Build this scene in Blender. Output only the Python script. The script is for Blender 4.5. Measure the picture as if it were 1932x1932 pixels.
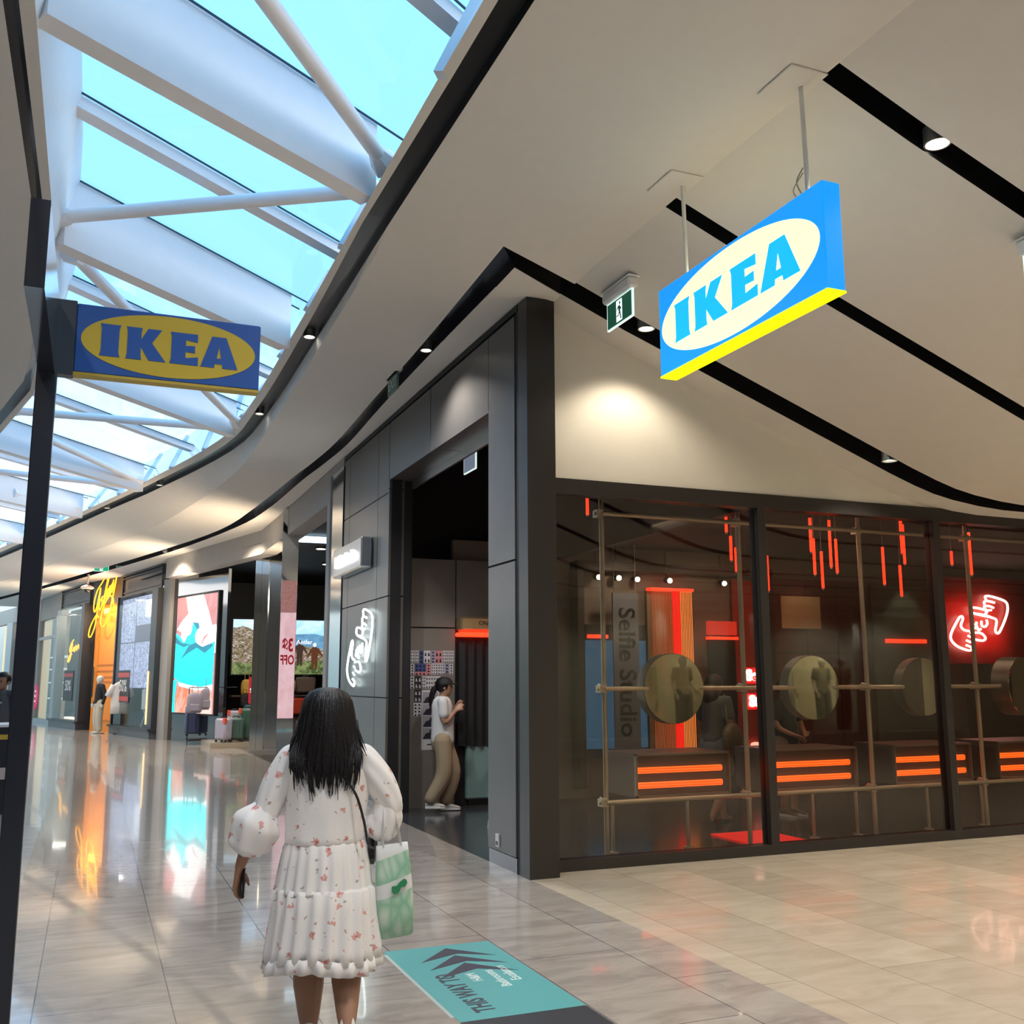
import bpy, math, random
from mathutils import Vector, Matrix
import bmesh
PI=math.pi
random.seed(7)
D=bpy.data
for o in list(D.objects): D.objects.remove(o)
SC=bpy.context.scene
C=SC.collection
# ---------------------------------------------------------------- camera
cam_d=D.cameras.new('camera'); cam=D.objects.new('camera',cam_d); C.objects.link(cam)
cam_d.sensor_width=36; cam_d.lens=1900/1932*36; cam_d.clip_start=.05; cam_d.clip_end=300
yaw=math.radians(22.425); pit=math.radians(9.5014); rol=math.radians(.19)
F=Vector((math.sin(yaw)*math.cos(pit),math.cos(yaw)*math.cos(pit),math.sin(pit)))
R=Vector((math.cos(yaw),-math.sin(yaw),0)); U=R.cross(F)
R2=R*math.cos(rol)-U*math.sin(rol); U2=R*math.sin(rol)+U*math.cos(rol)
m=Matrix.Identity(4)
for i in range(3): m[i][0]=R2[i]; m[i][1]=U2[i]; m[i][2]=-F[i]; m[i][3]=(0,0,1.6)[i]
cam.matrix_world=m; SC.camera=cam
# ---------------------------------------------------------------- world, exposure
W=D.worlds.new('sky'); SC.world=W; W.use_nodes=True
wn=W.node_tree; bg=wn.nodes['Background']; bg.inputs[1].default_value=1.75
_tc=wn.nodes.new('ShaderNodeTexCoord'); _sp=wn.nodes.new('ShaderNodeSeparateXYZ'); _cr=wn.nodes.new('ShaderNodeValToRGB')
_cr.color_ramp.elements[0].position=.08; _cr.color_ramp.elements[0].color=(2.6,2.6,2.6,1); _cr.color_ramp.elements[1].position=.36; _cr.color_ramp.elements[1].color=(.55,.95,1.25,1)
wn.links.new(_tc.outputs['Generated'],_sp.inputs[0]); wn.links.new(_sp.outputs[2],_cr.inputs[0]); wn.links.new(_cr.outputs[0],bg.inputs[0])
SC.view_settings.view_transform='Standard'; SC.view_settings.look='None'
SC.view_settings.exposure=0.0; SC.view_settings.gamma=1.0
def lamp(kind,loc,energy,col,size=.05,angle=75,blend=.6,target=None,sx=None,sy=None,name='downlight_lamp'):
    l=D.lights.new(name,kind); l.energy=energy; l.color=col
    o=D.objects.new(name,l); C.objects.link(o); o.location=loc
    if kind=='SPOT':
        l.shadow_soft_size=size; l.spot_size=math.radians(angle); l.spot_blend=blend
    if kind=='AREA':
        l.shape='RECTANGLE'; l.size=sx; l.size_y=sy
    if target is not None:
        d=Vector(target)-Vector(loc); o.rotation_euler=d.to_track_quat('-Z','Y').to_euler()
    return o
WARM=(1.0,.87,.68); NEUT=(1.0,.94,.86)
# ceiling downlights on the right (each sits in a black slot)
ZP=([-50,3.4,3.68,5.05,6.95,7.6,8.1,8.8,60],[5,5,4.97,4.47,3.77,3.53,3.41,3.35,3.35])
def interp(x,xs,ys):
    if x<=xs[0]: return ys[0]
    for i in range(len(xs)-1):
        if x<=xs[i+1]: return ys[i]+(ys[i+1]-ys[i])*(x-xs[i])/(xs[i+1]-xs[i])
    return ys[-1]
def cz(x): return interp(x,*ZP)
LIGHT_SPOTS=[(4.43,4.13),(7.9,4.13),(6.2,5.85),(9.6,5.85),(4.43,7.55),(7.14,7.55),(9.6,7.55),(12.4,7.55),(12.6,5.85),(11.2,4.13),
  (5.0,2.4),(8.4,2.4),(11.8,2.4),(4.4,.7),(7.6,.7),(11.0,.7),(6.0,-1.1),(9.6,-1.1)]
for x,y in LIGHT_SPOTS:
    lamp('SPOT',(x,y,cz(x)-.02),75 if y>7 else 170,WARM,.06,124,.55)
for x,y in ((1.88,10.0),(1.86,13.7),(2.91,9.65),(1.79,6.0),(1.79,2.6),(2.6,-1.5),(-1.2,2.0),(-1.3,-1.6),(1.1,-3)):
    lamp('SPOT',(x,y,4.98),230,NEUT,.06,130,.6)
for x,y in ((1.2,19.5),(.1,22.9),(-1.3,28),(-2.7,33),(2.6,23.2),(1.5,28.2),(-.5,35.6)):
    lamp('SPOT',(x,y,4.98),480,(1,.84,.64),.06,140,.6)
for p,q in (((3.2,21.0,3.7),(.6,23.0,5.2)),((2.0,27.5,3.9),(-.6,29,5.2)),((.2,34.5,3.9),(-2.2,35.5,5.2)),((-1.2,40,3.9),(-3.5,41,5.2))):
    lamp('AREA',p,95,(1,.80,.56),sx=3.5,sy=.5,target=q,name='band_fill')  # added area lamps at the shop fronts, no fixtures, brighten the skylight band
# ---------------------------------------------------------------- materials
MATS={}
def mat(name,col=(.8,.8,.8),rough=.5,metal=0,emit=None,es=0,spec=.5,var=0,vs=8,bump=0,bs=60,alpha=1,trans=0,sheen=0,coat=0):
    if name in MATS: return MATS[name]
    m=D.materials.new(name); m.use_nodes=True; nt=m.node_tree; b=nt.nodes['Principled BSDF']
    b.inputs['Base Color'].default_value=(*col,1); b.inputs['Roughness'].default_value=rough; b.inputs['Metallic'].default_value=metal
    b.inputs['Specular IOR Level'].default_value=spec; b.inputs['Alpha'].default_value=alpha
    b.inputs['Coat Weight'].default_value=coat; b.inputs['Coat Roughness'].default_value=.08
    if sheen: b.inputs['Sheen Weight'].default_value=sheen
    if emit: b.inputs['Emission Color'].default_value=(*emit,1); b.inputs['Emission Strength'].default_value=es
    tc=nt.nodes.new('ShaderNodeTexCoord')
    n=nt.nodes.new('ShaderNodeTexNoise'); n.inputs['Scale'].default_value=vs; n.inputs['Detail'].default_value=4
    nt.links.new(tc.outputs['Object'],n.inputs['Vector'])
    v=var if var else .03
    mx=nt.nodes.new('ShaderNodeMix'); mx.data_type='RGBA'
    mx.inputs[6].default_value=(*[max(0,c*(1-v)) for c in col],1); mx.inputs[7].default_value=(*[min(1,c*(1+v)) for c in col],1)
    nt.links.new(n.outputs['Fac'],mx.inputs[0]); nt.links.new(mx.outputs[2],b.inputs['Base Color'])
    if bump:
        n2=nt.nodes.new('ShaderNodeTexNoise'); n2.inputs['Scale'].default_value=bs; nt.links.new(tc.outputs['Object'],n2.inputs['Vector'])
        bp=nt.nodes.new('ShaderNodeBump'); bp.inputs['Strength'].default_value=bump; bp.inputs['Distance'].default_value=.01
        nt.links.new(n2.outputs['Fac'],bp.inputs['Height']); nt.links.new(bp.outputs[0],b.inputs['Normal'])
    MATS[name]=m; return m
def pane(name,tint,refl=.08,rough=.02,gz=.9):
    if name in MATS: return MATS[name]
    m=D.materials.new(name); m.use_nodes=True; nt=m.node_tree; nt.nodes.clear()
    out=nt.nodes.new('ShaderNodeOutputMaterial'); t=nt.nodes.new('ShaderNodeBsdfTransparent'); g=nt.nodes.new('ShaderNodeBsdfGlossy')
    fr=nt.nodes.new('ShaderNodeLayerWeight'); fr.inputs[0].default_value=.5
    pw=nt.nodes.new('ShaderNodeMath'); pw.operation='POWER'; pw.inputs[1].default_value=4.5; nt.links.new(fr.outputs['Facing'],pw.inputs[0])
    t.inputs[0].default_value=(*tint,1); g.inputs['Roughness'].default_value=rough
    g.inputs[0].default_value=(1,1,1,1)
    mul=nt.nodes.new('ShaderNodeMath'); mul.operation='MULTIPLY_ADD'; mul.inputs[1].default_value=gz; mul.inputs[2].default_value=refl
    mul.use_clamp=True
    mx=nt.nodes.new('ShaderNodeMixShader')
    nt.links.new(pw.outputs[0],mul.inputs[0]); nt.links.new(mul.outputs[0],mx.inputs[0]); nt.links.new(t.outputs[0],mx.inputs[1]); nt.links.new(g.outputs[0],mx.inputs[2])
    nt.links.new(mx.outputs[0],out.inputs[0]); MATS[name]=m; return m
def glow(name,col,s): return mat(name,tuple(c*.5 for c in col),.4,0,col,s)
def floor_mat(name,c1,c2,c3,line,bw,bh,ox,oy,lw,rough,coat=.5):
    m=D.materials.new(name); m.use_nodes=True; nt=m.node_tree; b=nt.nodes['Principled BSDF']; N=nt.nodes.new; L=nt.links.new
    tc=N('ShaderNodeTexCoord'); sp=N('ShaderNodeSeparateXYZ'); L(tc.outputs['Object'],sp.inputs[0])
    cb=N('ShaderNodeCombineXYZ'); L(sp.outputs[1],cb.inputs[0]); L(sp.outputs[0],cb.inputs[1])
    mp=N('ShaderNodeMapping'); mp.inputs[1].default_value=(oy,ox,0); L(cb.outputs[0],mp.inputs[0])
    br=N('ShaderNodeTexBrick'); L(mp.outputs[0],br.inputs['Vector']); br.inputs['Scale'].default_value=1
    br.inputs['Brick Width'].default_value=bw; br.inputs['Row Height'].default_value=bh; br.inputs['Mortar Size'].default_value=lw; br.inputs['Mortar Smooth'].default_value=.1
    br.inputs['Color1'].default_value=(.35,.35,.35,1); br.inputs['Color2'].default_value=(.65,.65,.65,1); br.inputs['Mortar'].default_value=(0,0,0,1); br.offset=.5
    ms=N('ShaderNodeMapping'); ms.inputs[3].default_value=(1.6,4.5,1); L(tc.outputs['Object'],ms.inputs[0])
    n=N('ShaderNodeTexNoise'); n.inputs['Scale'].default_value=1.3; n.inputs['Detail'].default_value=7; n.inputs['Roughness'].default_value=.6; n.inputs['Distortion'].default_value=.8; L(ms.outputs[0],n.inputs['Vector'])
    cr=N('ShaderNodeValToRGB'); e=cr.color_ramp.elements; e[0].position=.33; e[0].color=(*c1,1); e[1].position=.7; e[1].color=(*c3,1); k=e.new(.52); k.color=(*c2,1)
    L(n.outputs['Fac'],cr.inputs[0])
    mv=N('ShaderNodeMix'); mv.data_type='RGBA'; mv.blend_type='OVERLAY'; mv.inputs[0].default_value=.35; L(cr.outputs[0],mv.inputs[6]); L(br.outputs['Color'],mv.inputs[7])
    ml=N('ShaderNodeMix'); ml.data_type='RGBA'; L(br.outputs['Fac'],ml.inputs[0]); L(mv.outputs[2],ml.inputs[6]); ml.inputs[7].default_value=(*line,1)
    L(ml.outputs[2],b.inputs['Base Color']); b.inputs['Roughness'].default_value=rough
    b.inputs['Specular IOR Level'].default_value=.5; b.inputs['Coat Weight'].default_value=coat; b.inputs['Coat Roughness'].default_value=.035
    MATS[name]=m; return m
M_floor=floor_mat('polished_stone_tile',(.31,.275,.26),(.40,.365,.335),(.47,.435,.40),(.10,.10,.12),1.30,.64,.17,.15,.0035,.14)
M_floor2=floor_mat('cream_stone_tile',(.41,.36,.29),(.46,.41,.335),(.505,.455,.38),(.25,.21,.18),3.0,.585,-.1,-1.76,.003,.26,.15)
M_floor3=floor_mat('grey_border_tile',(.42,.43,.44),(.50,.51,.52),(.56,.57,.58),(.16,.16,.18),1.9,.3,.42,.3,.0035,.12)
M_ceil=mat('ceiling_paint',(.66,.62,.57),.75,bump=.02)
M_wallw=mat('wall_paint',(.72,.68,.60),.7)
M_black=mat('slot_black',(.008,.008,.009),.35)
M_slotg=mat('slot_gloss_black',(.02,.02,.03),.12)
M_white=mat('white_steel',(.86,.83,.84),.45)
M_up=mat('upstand_white',(.86,.90,.93),.5)
M_glassr=pane('tinted_roof_glass',(.44,.62,.80),.03)
M_glassc=pane('clear_roof_glass',(.93,.97,1.0),.04)
M_gasket=mat('rubber_gasket',(.01,.03,.06),.5)
M_dark=mat('dark_bronze_frame',(.022,.018,.017),.35)
M_dark2=mat('dark_blue_black',(.016,.018,.026),.3,coat=.3)
M_panel=mat('brushed_dark_panel',(.112,.104,.10),.36,.25,var=.18,vs=3,spec=.6)
M_panel2=mat('taupe_panel',(.17,.155,.135),.6,var=.1,vs=3)
M_joint=mat('panel_joint',(.006,.006,.008),.6)
M_mirror=mat('polished_steel',(.78,.80,.80),.04,1)
M_mirrorg=mat('round_mirror_glass',(.90,.92,.74),.02,1)
M_pipe=mat('galvanised_pipe',(.62,.59,.48),.38,.75,bump=.1)
M_glass=pane('shopfront_glass',(.80,.75,.70),.035)
M_glass2=pane('clear_shop_glass',(.86,.9,.9),.03,.02,.35)
M_blk=mat('black_interior',(.008,.008,.010),.6)
M_red=glow('red_tube',(1,.035,.01),3.2); M_redd=glow('dim_red_tube',(1,.02,.01),1.1); M_or=glow('orange_tube',(1,.12,.012),2.6); M_orc=glow('orange_rib',(.9,.05,.0),1.1)
M_silver=mat('brushed_aluminium',(.62,.61,.58),.28,.9)
M_skin=mat('tan_skin',(.36,.185,.115),.5); M_skin2=mat('light_tan_skin',(.42,.23,.15),.5)
M_hair=mat('black_hair',(.007,.005,.006),.48,spec=.3,bump=.4,bs=90)
M_letw=glow('white_neon',(.85,.97,1),6); M_whitep=mat('white_plastic',(.78,.78,.76),.4)
M_concrete=mat('dark_shop_floor',(.045,.05,.058),.16,coat=.2,spec=.5)
# ---------------------------------------------------------------- mesh helpers
class MB:
    def __init__(s): s.v=[]; s.f=[]; s.m=[]
    def add(s,vs,fs,mi=0):
        k=len(s.v); s.v+= [tuple(v) for v in vs]; s.f+=[tuple(i+k for i in f) for f in fs]; s.m+=[mi]*len(fs); return s
    def box(s,x0,x1,y0,y1,z0,z1,mi=0):
        v=[(x,y,z) for x in (x0,x1) for y in (y0,y1) for z in (z0,z1)]
        return s.add(v,[(0,1,3,2),(4,6,7,5),(0,4,5,1),(2,3,7,6),(0,2,6,4),(1,5,7,3)],mi)
    def bbox(s,x0,x1,y0,y1,z0,z1,b=.01,mi=0):
        # bevelled box: octagonal rounding in all axes
        xs=(x0,x0+b,x1-b,x1); ys=(y0,y0+b,y1-b,y1); zs=(z0,z0+b,z1-b,z1)
        vs=[(xs[i],ys[j],zs[k]) for i in range(4) for j in range(4) for k in range(4) if [i in(0,3),j in(0,3),k in(0,3)].count(True)==1]
        bm=bmesh.new()
        for v in vs: bm.verts.new(v)
        bmesh.ops.convex_hull(bm,input=bm.verts); bm.verts.ensure_lookup_table(); bm.verts.index_update()
        s.add([v.co[:] for v in bm.verts],[[v.index for v in f.verts] for f in bm.faces],mi); bm.free(); return s
    def quad(s,a,b,c,d,mi=0): return s.add([a,b,c,d],[(0,1,2,3)],mi)
    def poly(s,pts,mi=0): return s.add(pts,[tuple(range(len(pts)))],mi)
    def prism(s,pts,o,r,u,t,mi=0):
        """2-D outline pts laid out on axes r,u at origin o, extruded by t along r x u"""
        o=Vector(o); r=Vector(r); u=Vector(u); n=r.cross(u).normalized()*t
        a=[o+r*p[0]+u*p[1] for p in pts]; b=[p+n for p in a]; k=len(pts)
        ar=sum(pts[i][0]*pts[(i+1)%k][1]-pts[(i+1)%k][0]*pts[i][1] for i in range(k))
        if ar<0: a.reverse(); b.reverse()
        fs=[tuple(reversed(range(k))),tuple(range(k,2*k))]+[(i,(i+1)%k,k+(i+1)%k,k+i) for i in range(k)]
        return s.add(a+b,fs,mi)
    def tube(s,pts,r,n=10,mi=0,cap=True,flat=1.0):
        pts=[Vector(p) for p in pts]; k=len(pts); rs=r if isinstance(r,(list,tuple)) else [r]*k
        up=Vector((0,0,1)); rings=[]; prev=None
        for i,p in enumerate(pts):
            t=(pts[min(i+1,k-1)]-pts[max(i-1,0)]).normalized()
            if prev is None:
                a=t.cross(up)
                if a.length<.1: a=t.cross(Vector((1,0,0)))
            else: a=prev-t*prev.dot(t)
            a.normalize(); prev=a; b=t.cross(a)
            rings.append([p+a*rs[i]*math.cos(2*PI*j/n)+b*rs[i]*flat*math.sin(2*PI*j/n) for j in range(n)])
        vs=[v for rg in rings for v in rg]; fs=[(i*n+j,i*n+(j+1)%n,(i+1)*n+(j+1)%n,(i+1)*n+j) for i in range(k-1) for j in range(n)]
        if cap: fs+=[tuple(reversed(range(n))),tuple(range((k-1)*n,k*n))]
        return s.add(vs,fs,mi)
    def cyl(s,a,b,r,n=20,mi=0): return s.tube([a,b],r,n,mi)
    def loft(s,rings,mi=0,closed=True,cap=(True,True)):
        n=len(rings[0]); k=len(rings); vs=[v for r in rings for v in r]; e=n if closed else n-1
        fs=[(i*n+j,i*n+(j+1)%n,(i+1)*n+(j+1)%n,(i+1)*n+j) for i in range(k-1) for j in range(e)]
        if cap[0]: fs.append(tuple(reversed(range(n))))
        if cap[1]: fs.append(tuple(range((k-1)*n,k*n)))
        return s.add(vs,fs,mi)
    def ball(s,c,r,n=14,mi=0,sc=(1,1,1)):
        rings=[]
        for i in range(1,n):
            a=PI*i/n; rings.append([(c[0]+r*sc[0]*math.sin(a)*math.cos(2*PI*j/(2*n)),c[1]+r*sc[1]*math.sin(a)*math.sin(2*PI*j/(2*n)),c[2]-r*sc[2]*math.cos(a)) for j in range(2*n)])
        return s.loft(rings,mi)
    def mesh(s,name):
        me=D.meshes.new(name); me.from_pydata(s.v,[],s.f); me.validate()
        return me
def link(o,parent=None):
    C.objects.link(o)
    if parent is not None: o.parent=parent
    return o
def P(name,mb,mats,parent=None,smooth=False,label=None,auto=False):
    me=mb.mesh(name)
    ms=mats if isinstance(mats,(list,tuple)) else [mats]
    for x in ms: me.materials.append(x)
    if len(ms)>1 and len(me.polygons)==len(mb.m):
        for p,i in zip(me.polygons,mb.m): p.material_index=i
    bm=bmesh.new(); bm.from_mesh(me); bmesh.ops.recalc_face_normals(bm,faces=bm.faces); bm.to_mesh(me); bm.free()
    if smooth or auto:
        for p in me.polygons: p.use_smooth=True
        if auto: me.set_sharp_from_angle(angle=math.radians(40))
    o=D.objects.new(name,me); link(o,parent)
    if label: o['label']=label
    return o
def S(name,mb,mats,parent=None,**k):
    o=P(name,mb,mats,parent,**k)
    if parent is None: o['kind']='structure'
    return o
def tag(o,label,cat,group=None,kind=None):
    o['label']=label; o['category']=cat
    if group: o['group']=group
    if kind: o['kind']=kind
    return o
def T(name,label,cat,loc=(0,0,0),rz=0,group=None):
    o=D.objects.new(name,None); C.objects.link(o); o.location=loc; o.rotation_euler=(0,0,rz); o.empty_display_size=.1
    return tag(o,label,cat,group)
def dup(root,loc,rz=None,label=None,group=None):
    r=root.copy(); C.objects.link(r); r.location=loc
    if rz is not None: r.rotation_euler=(0,0,rz)
    if label: r['label']=label
    if group: r['group']=group
    for ch in list(root.children):
        c=ch.copy(); C.objects.link(c); c.parent=r
        for g in ch.children:
            d=g.copy(); C.objects.link(d); d.parent=c
    return r
def text_mesh(txt,size,depth=.0,bold=0,shear=0,align='CENTER'):
    cu=D.curves.new('t','FONT'); cu.body=txt; cu.size=size; cu.extrude=depth; cu.offset=bold; cu.shear=shear
    cu.align_x=align; cu.align_y='CENTER'; cu.resolution_u=3
    o=D.objects.new('t',cu); C.objects.link(o)
    dg=bpy.context.evaluated_depsgraph_get(); dg.update()
    me=D.meshes.new_from_object(o.evaluated_get(dg)); D.objects.remove(o)
    return me
def text(name,txt,size,o,r,u,m,parent,depth=.002,bold=0,shear=0,sx=1,align='CENTER'):
    me=text_mesh(txt,size,depth,bold,shear,align)
    o=Vector(o); r=Vector(r).normalized(); u=Vector(u).normalized(); n=r.cross(u)
    for v in me.vertices: c=v.co.copy(); v.co=o+r*c.x*sx+u*c.y+n*c.z
    me.materials.clear(); me.materials.append(m)
    ob=D.objects.new(name,me); link(ob,parent); return ob
def ell(cx,cy,a,b,n=48): return [(cx+a*math.cos(2*PI*i/n),cy+b*math.sin(2*PI*i/n)) for i in range(n)]
def catmull(pts,n=6,closed=False):
    P_=[Vector((*p,0)) if len(p)==2 else Vector(p) for p in pts]; out=[]; k=len(P_)
    for i in range(k if closed else k-1):
        g=lambda j: P_[j%k] if closed else P_[max(0,min(k-1,j))]
        a,b,c,d=g(i-1),g(i),g(i+1),g(i+2)
        for s_ in range(n):
            t=s_/n; out.append(.5*((2*b)+(c-a)*t+(2*a-5*b+4*c-d)*t*t+(3*b-a-3*c+d)*t**3))
    out.append(P_[0] if closed else P_[-1]); return out
# ================================================================ STRUCTURE
fl=MB(); fl.quad((-.42,-9,0),(3.4,-9,0),(3.4,60,0),(-.42,60,0)); S('floor',fl,M_floor)
fl=MB(); fl.quad((3.4,-9,0),(20,-9,0),(20,8.06,0),(3.4,8.06,0)); S('floor_right',fl,M_floor2)
fl=MB(); fl.quad((-14,-9,0),(-.42,-9,0),(-.42,60,0),(-14,60,0)); S('floor_left',fl,M_floor3)
fl=MB(); fl.quad((3.4,8.06,0),(20,8.06,0),(20,15.5,0),(3.4,15.5,0)); S('floor_studio',fl,M_concrete)
fl=MB(); fl.quad((3.4,15.5,0),(20,15.5,0),(20,60,0),(3.4,60,0)); S('floor_shops',fl,mat('shop_floor_dark',(.12,.11,.10),.12,coat=.4))
fl=MB(); fl.box(-15,21,-10,62,-.3,-.004); S('floor_leak_block',fl,M_concrete)  # unseen slab added under the floors to stop light through the seams
def sheet(mb,xs,y0,y1,zf):
    for a,b in zip(xs[:-1],xs[1:]):
        mb.quad((a,y0,zf(a)),(b,y0,zf(b)),(b,y1,zf(b)),(a,y1,zf(a)))
XS=[3.66,4.3,5.05,6,6.95,7.3,7.6,7.85,8.1,8.45,8.8,10,13,20]
def cs(x):
    return 5.0 if x<=3.67 else sum(cz(x+d) for d in (-.25,0,.25))/3
ce=MB()
ys=[-9,-1.18,-1.02,.62,.78,2.32,2.48,4.05,4.21,5.77,5.92,7.43,7.72,8.1]
slots_y=[]
for i in range(len(ys)-1):
    if i%2==0: sheet(ce,XS,ys[i],ys[i+1],cs)
    else: slots_y.append((ys[i],ys[i+1]))
# flat part beside the skylight
st=[ # y-ordered stations: bulk, s2L
 ((1.91,-9),(3.66,-9)),((1.91,5),(3.66,5)),((1.91,6.99),(3.66,6.99))]
for (a,b),(c,d) in zip(st[:-1],st[1:]): ce.quad((*a,5),(*b,5),(*d,5),(*c,5))
ce.poly([(2.82,6.99,5),(3.66,6.99,5),(3.66,7.43,4.98)])
ce.poly([(3.06,7.34,5),(3.66,7.70,4.98),(3.66,8.1,4.97),(3.4,8.1,5),(3.08,8.1,5)])
bulk=[(1.91,6.99),(1.97,9.84),(2.0,11.7),(2.03,14),(2.03,15.8),(1.96,17.2),(1.7,19.6),(1.08,23.6),(.18,27.3),(-1.5,33.1),(-3.1,38.6),(-6,48)]
s2L=[(2.82,6.99),(2.93,9.5),(2.99,11.7),(3.06,14),(3.02,15.6),(2.95,16.8),(2.80,20.1),(2.49,23.5),(1.45,27.9),(-.56,35.2),(-2,40.3),(-5,50)]
s2R=[(3.06,7.34),(3.10,9.8),(3.16,12.0),(3.24,14.1),(3.2,15.7),(3.14,17.0),(3.06,20.2),(2.78,23.0),(1.75,27.95),(-.4,35.9),(-1.85,40.9),(-4.8,50.5)]
wal=[(3.4,8.1),(3.4,9.9),(3.4,12.1),(3.4,14.2),(3.4,15.8),(3.4,17.1),(3.4,20.5),(3.38,23.2),(2.1,28.1),(.0,36.2),(-1.4,41.2),(-4.3,51)]
def sm(l,st=0,n=4):
    return list(l[:st])+[tuple(p)[:2] if len(l[0])==2 else tuple(p) for p in catmull(l[st:],n)]
bulk,s2L,s2R,wal=sm(bulk),sm(s2L),sm(s2R),sm(wal)
for k in range(len(bulk)-1):
    ce.quad((*bulk[k],5),(*s2L[k],5),(*s2L[k+1],5),(*bulk[k+1],5))
    a=s2R[k] if k else (3.08,8.1)
    ce.quad((*a,5),(*wal[k],5),(*wal[k+1],5),(*s2R[k+1],5))
for k in range(24,len(wal)-1):
    ce.quad((*wal[k],5),(wal[k][0]+1.3,wal[k][1]+.4,5),(wal[k+1][0]+1.3,wal[k+1][1]+.4,5),(*wal[k+1],5))
S('ceiling',ce,M_ceil)
rs=MB()
for k in range(len(bulk)-1): rs.quad((bulk[k][0]+.02,bulk[k][1],5.33),(22,bulk[k][1],5.33),(22,bulk[k+1][1],5.33),(bulk[k+1][0]+.02,bulk[k+1][1],5.33))
rs.quad((1.95,-10,5.33),(22,-10,5.33),(22,7,5.33),(1.95,7,5.33))
S('roof_sky_block',rs,M_black)  # unseen plate added over the ceiling to keep sky out of its gaps
def uslot(path,h,mb):
    """path of (L,R,z) -> dark recess"""
    for (L0,R0,z0),(L1,R1,z1) in zip(path[:-1],path[1:]):
        mb.quad((*L0,z0),(*L0,z0+h),(*L1,z1+h),(*L1,z1)); mb.quad((*R0,z0),(*R1,z1),(*R1,z1+h),(*R0,z0+h)); mb.quad((*L0,z0+h),(*R0,z0+h),(*R1,z1+h),(*L1,z1+h))
    for (L0,R0,z0) in (path[0],path[-1]): mb.quad((*L0,z0),(*R0,z0),(*R0,z0+h),(*L0,z0+h))
sb=MB()
for y0,y1 in slots_y[:-1]:
    uslot([((x,y0),(x,y1),cs(x)) for x in XS],.22,sb)
y0,y1=slots_y[-1]
uslot([((2.82,6.99),(3.06,7.34),5)]+[((x,y0),(x,y1),cs(x)) for x in XS],.22,sb)
S('trim_1',sb,M_black)
sb=MB(); uslot([((2.82,6.99),(3.06,7.34),5),((2.86,8.1),(3.08,8.1),5)]+[(s2L[k],s2R[k],5) for k in range(2,len(s2L))],.2,sb)
S('trim_2',sb,M_slotg)
# band between skylight and bulkhead, with slot 1
sky=[(1.63,-9),(1.63,5),(1.63,7),(1.70,10.0),(1.72,13.3),(1.58,15.6),(.86,19.0),(.04,22.1),(-1.3,26.8),(-2.65,31.4),(-4,36.2),(-6.6,46)]
s1L=[(1.70,-9),(1.70,5),(1.68,7),(1.79,10.05),(1.83,13.4),(1.70,15.9),(.93,19.4),(.07,22.6),(-1.28,27.4),(-2.66,32.2),(-4.1,37),(-6.7,46.6)]
s1R=[(1.87,-9),(1.87,5),(1.87,7.0),(1.95,10.1),(2.0,13.5),(1.86,16.2),(1.02,20.1),(.12,23.3),(-1.3,28.5),(-2.72,33.5),(-4.2,38),(-6.8,47.4)]
bz=[5,5,5,5.11,5.2,5.24,5.28,5.28,5.28,5.28,5.28,5.28]
NB=len(sky)
_b=[(z,0) for z in bz]
sky,s1L,s1R=sm(sky,2),sm(s1L,2),sm(s1R,2)
_yk=[-9,5,7,10,13.3,15.6,19,22.1,26.8,31.4,36.2,46]
bz=[interp(p[1],_yk,bz) for p in sky]
NB=len(sky)
bd=MB()
for k in range(NB-1):
    bd.quad((*sky[k],bz[k]),(*s1L[k],bz[k]),(*s1L[k+1],bz[k+1]),(*sky[k+1],bz[k+1]))
_bk=[(1.91,-9)]+bulk
_ys=sorted(set([p[1] for p in _bk]+[p[1] for p in s1R if p[1]<=48]+[-9,47]))
_f=lambda l,y: interp(y,[p[1] for p in l],[p[0] for p in l])
for y0,y1 in zip(_ys[:-1],_ys[1:]):
    z0,z1=[interp(y,[p[1] for p in s1R],bz) for y in (y0,y1)]
    bd.quad((_f(s1R,y0),y0,z0),(_f(_bk,y0),y0,5),(_f(_bk,y1),y1,5),(_f(s1R,y1),y1,z1))
S('ceiling_skylight_edge',bd,M_ceil,smooth=False)
sb=MB(); uslot([(s1L[k],s1R[k],bz[k]) for k in range(NB)],.07,sb); S('trim_3',sb,M_black)
# small dark gimbal recesses and the thin edge bead
lsky=[(-.47,-9),(-.47,5.2),(-.47,7.6),(-.55,10.2),(-.85,13.0),(-1.38,15.3),(-2.2,17.6),(-3.2,20),(-5,24.5),(-8,33)]
lsL=[(-.62,-9),(-.62,5.2),(-.60,7.6),(-.66,10.1),(-.92,12.4),(-1.40,14.5),(-2.25,17.0),(-3.3,19.6),(-5.1,24),(-8.2,32.6)]
lsR=[(-.545,-9),(-.545,5.2),(-.53,7.6),(-.60,10.2),(-.875,12.8),(-1.395,15.0),(-2.22,17.4),(-3.25,19.85),(-5.05,24.3),(-8.1,32.8)]
cl=MB()
for k in range(9):
    cl.quad((*lsR[k],5),(*lsky[k],5),(*lsky[k+1],5),(*lsR[k+1],5))
    cl.quad((-14,lsL[k][1],5),(*lsL[k],5),(*lsL[k+1],5),(-14,lsL[k+1][1],5))
S('ceiling_left',cl,M_ceil)
rs=MB()
for k in range(9): rs.quad((lsR[k][0],lsR[k][1],5.2),(-15,lsR[k][1],5.2),(-15,lsR[k+1][1],5.2),(lsR[k+1][0],lsR[k+1][1],5.2))
S('roof_sky_block_left',rs,M_black)  # added unseen plate, blocks the sky above the left ceiling
sb=MB(); uslot([(lsL[k],lsR[k],5) for k in range(10)],.14,sb); S('trim_4',sb,M_slotg)
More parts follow.
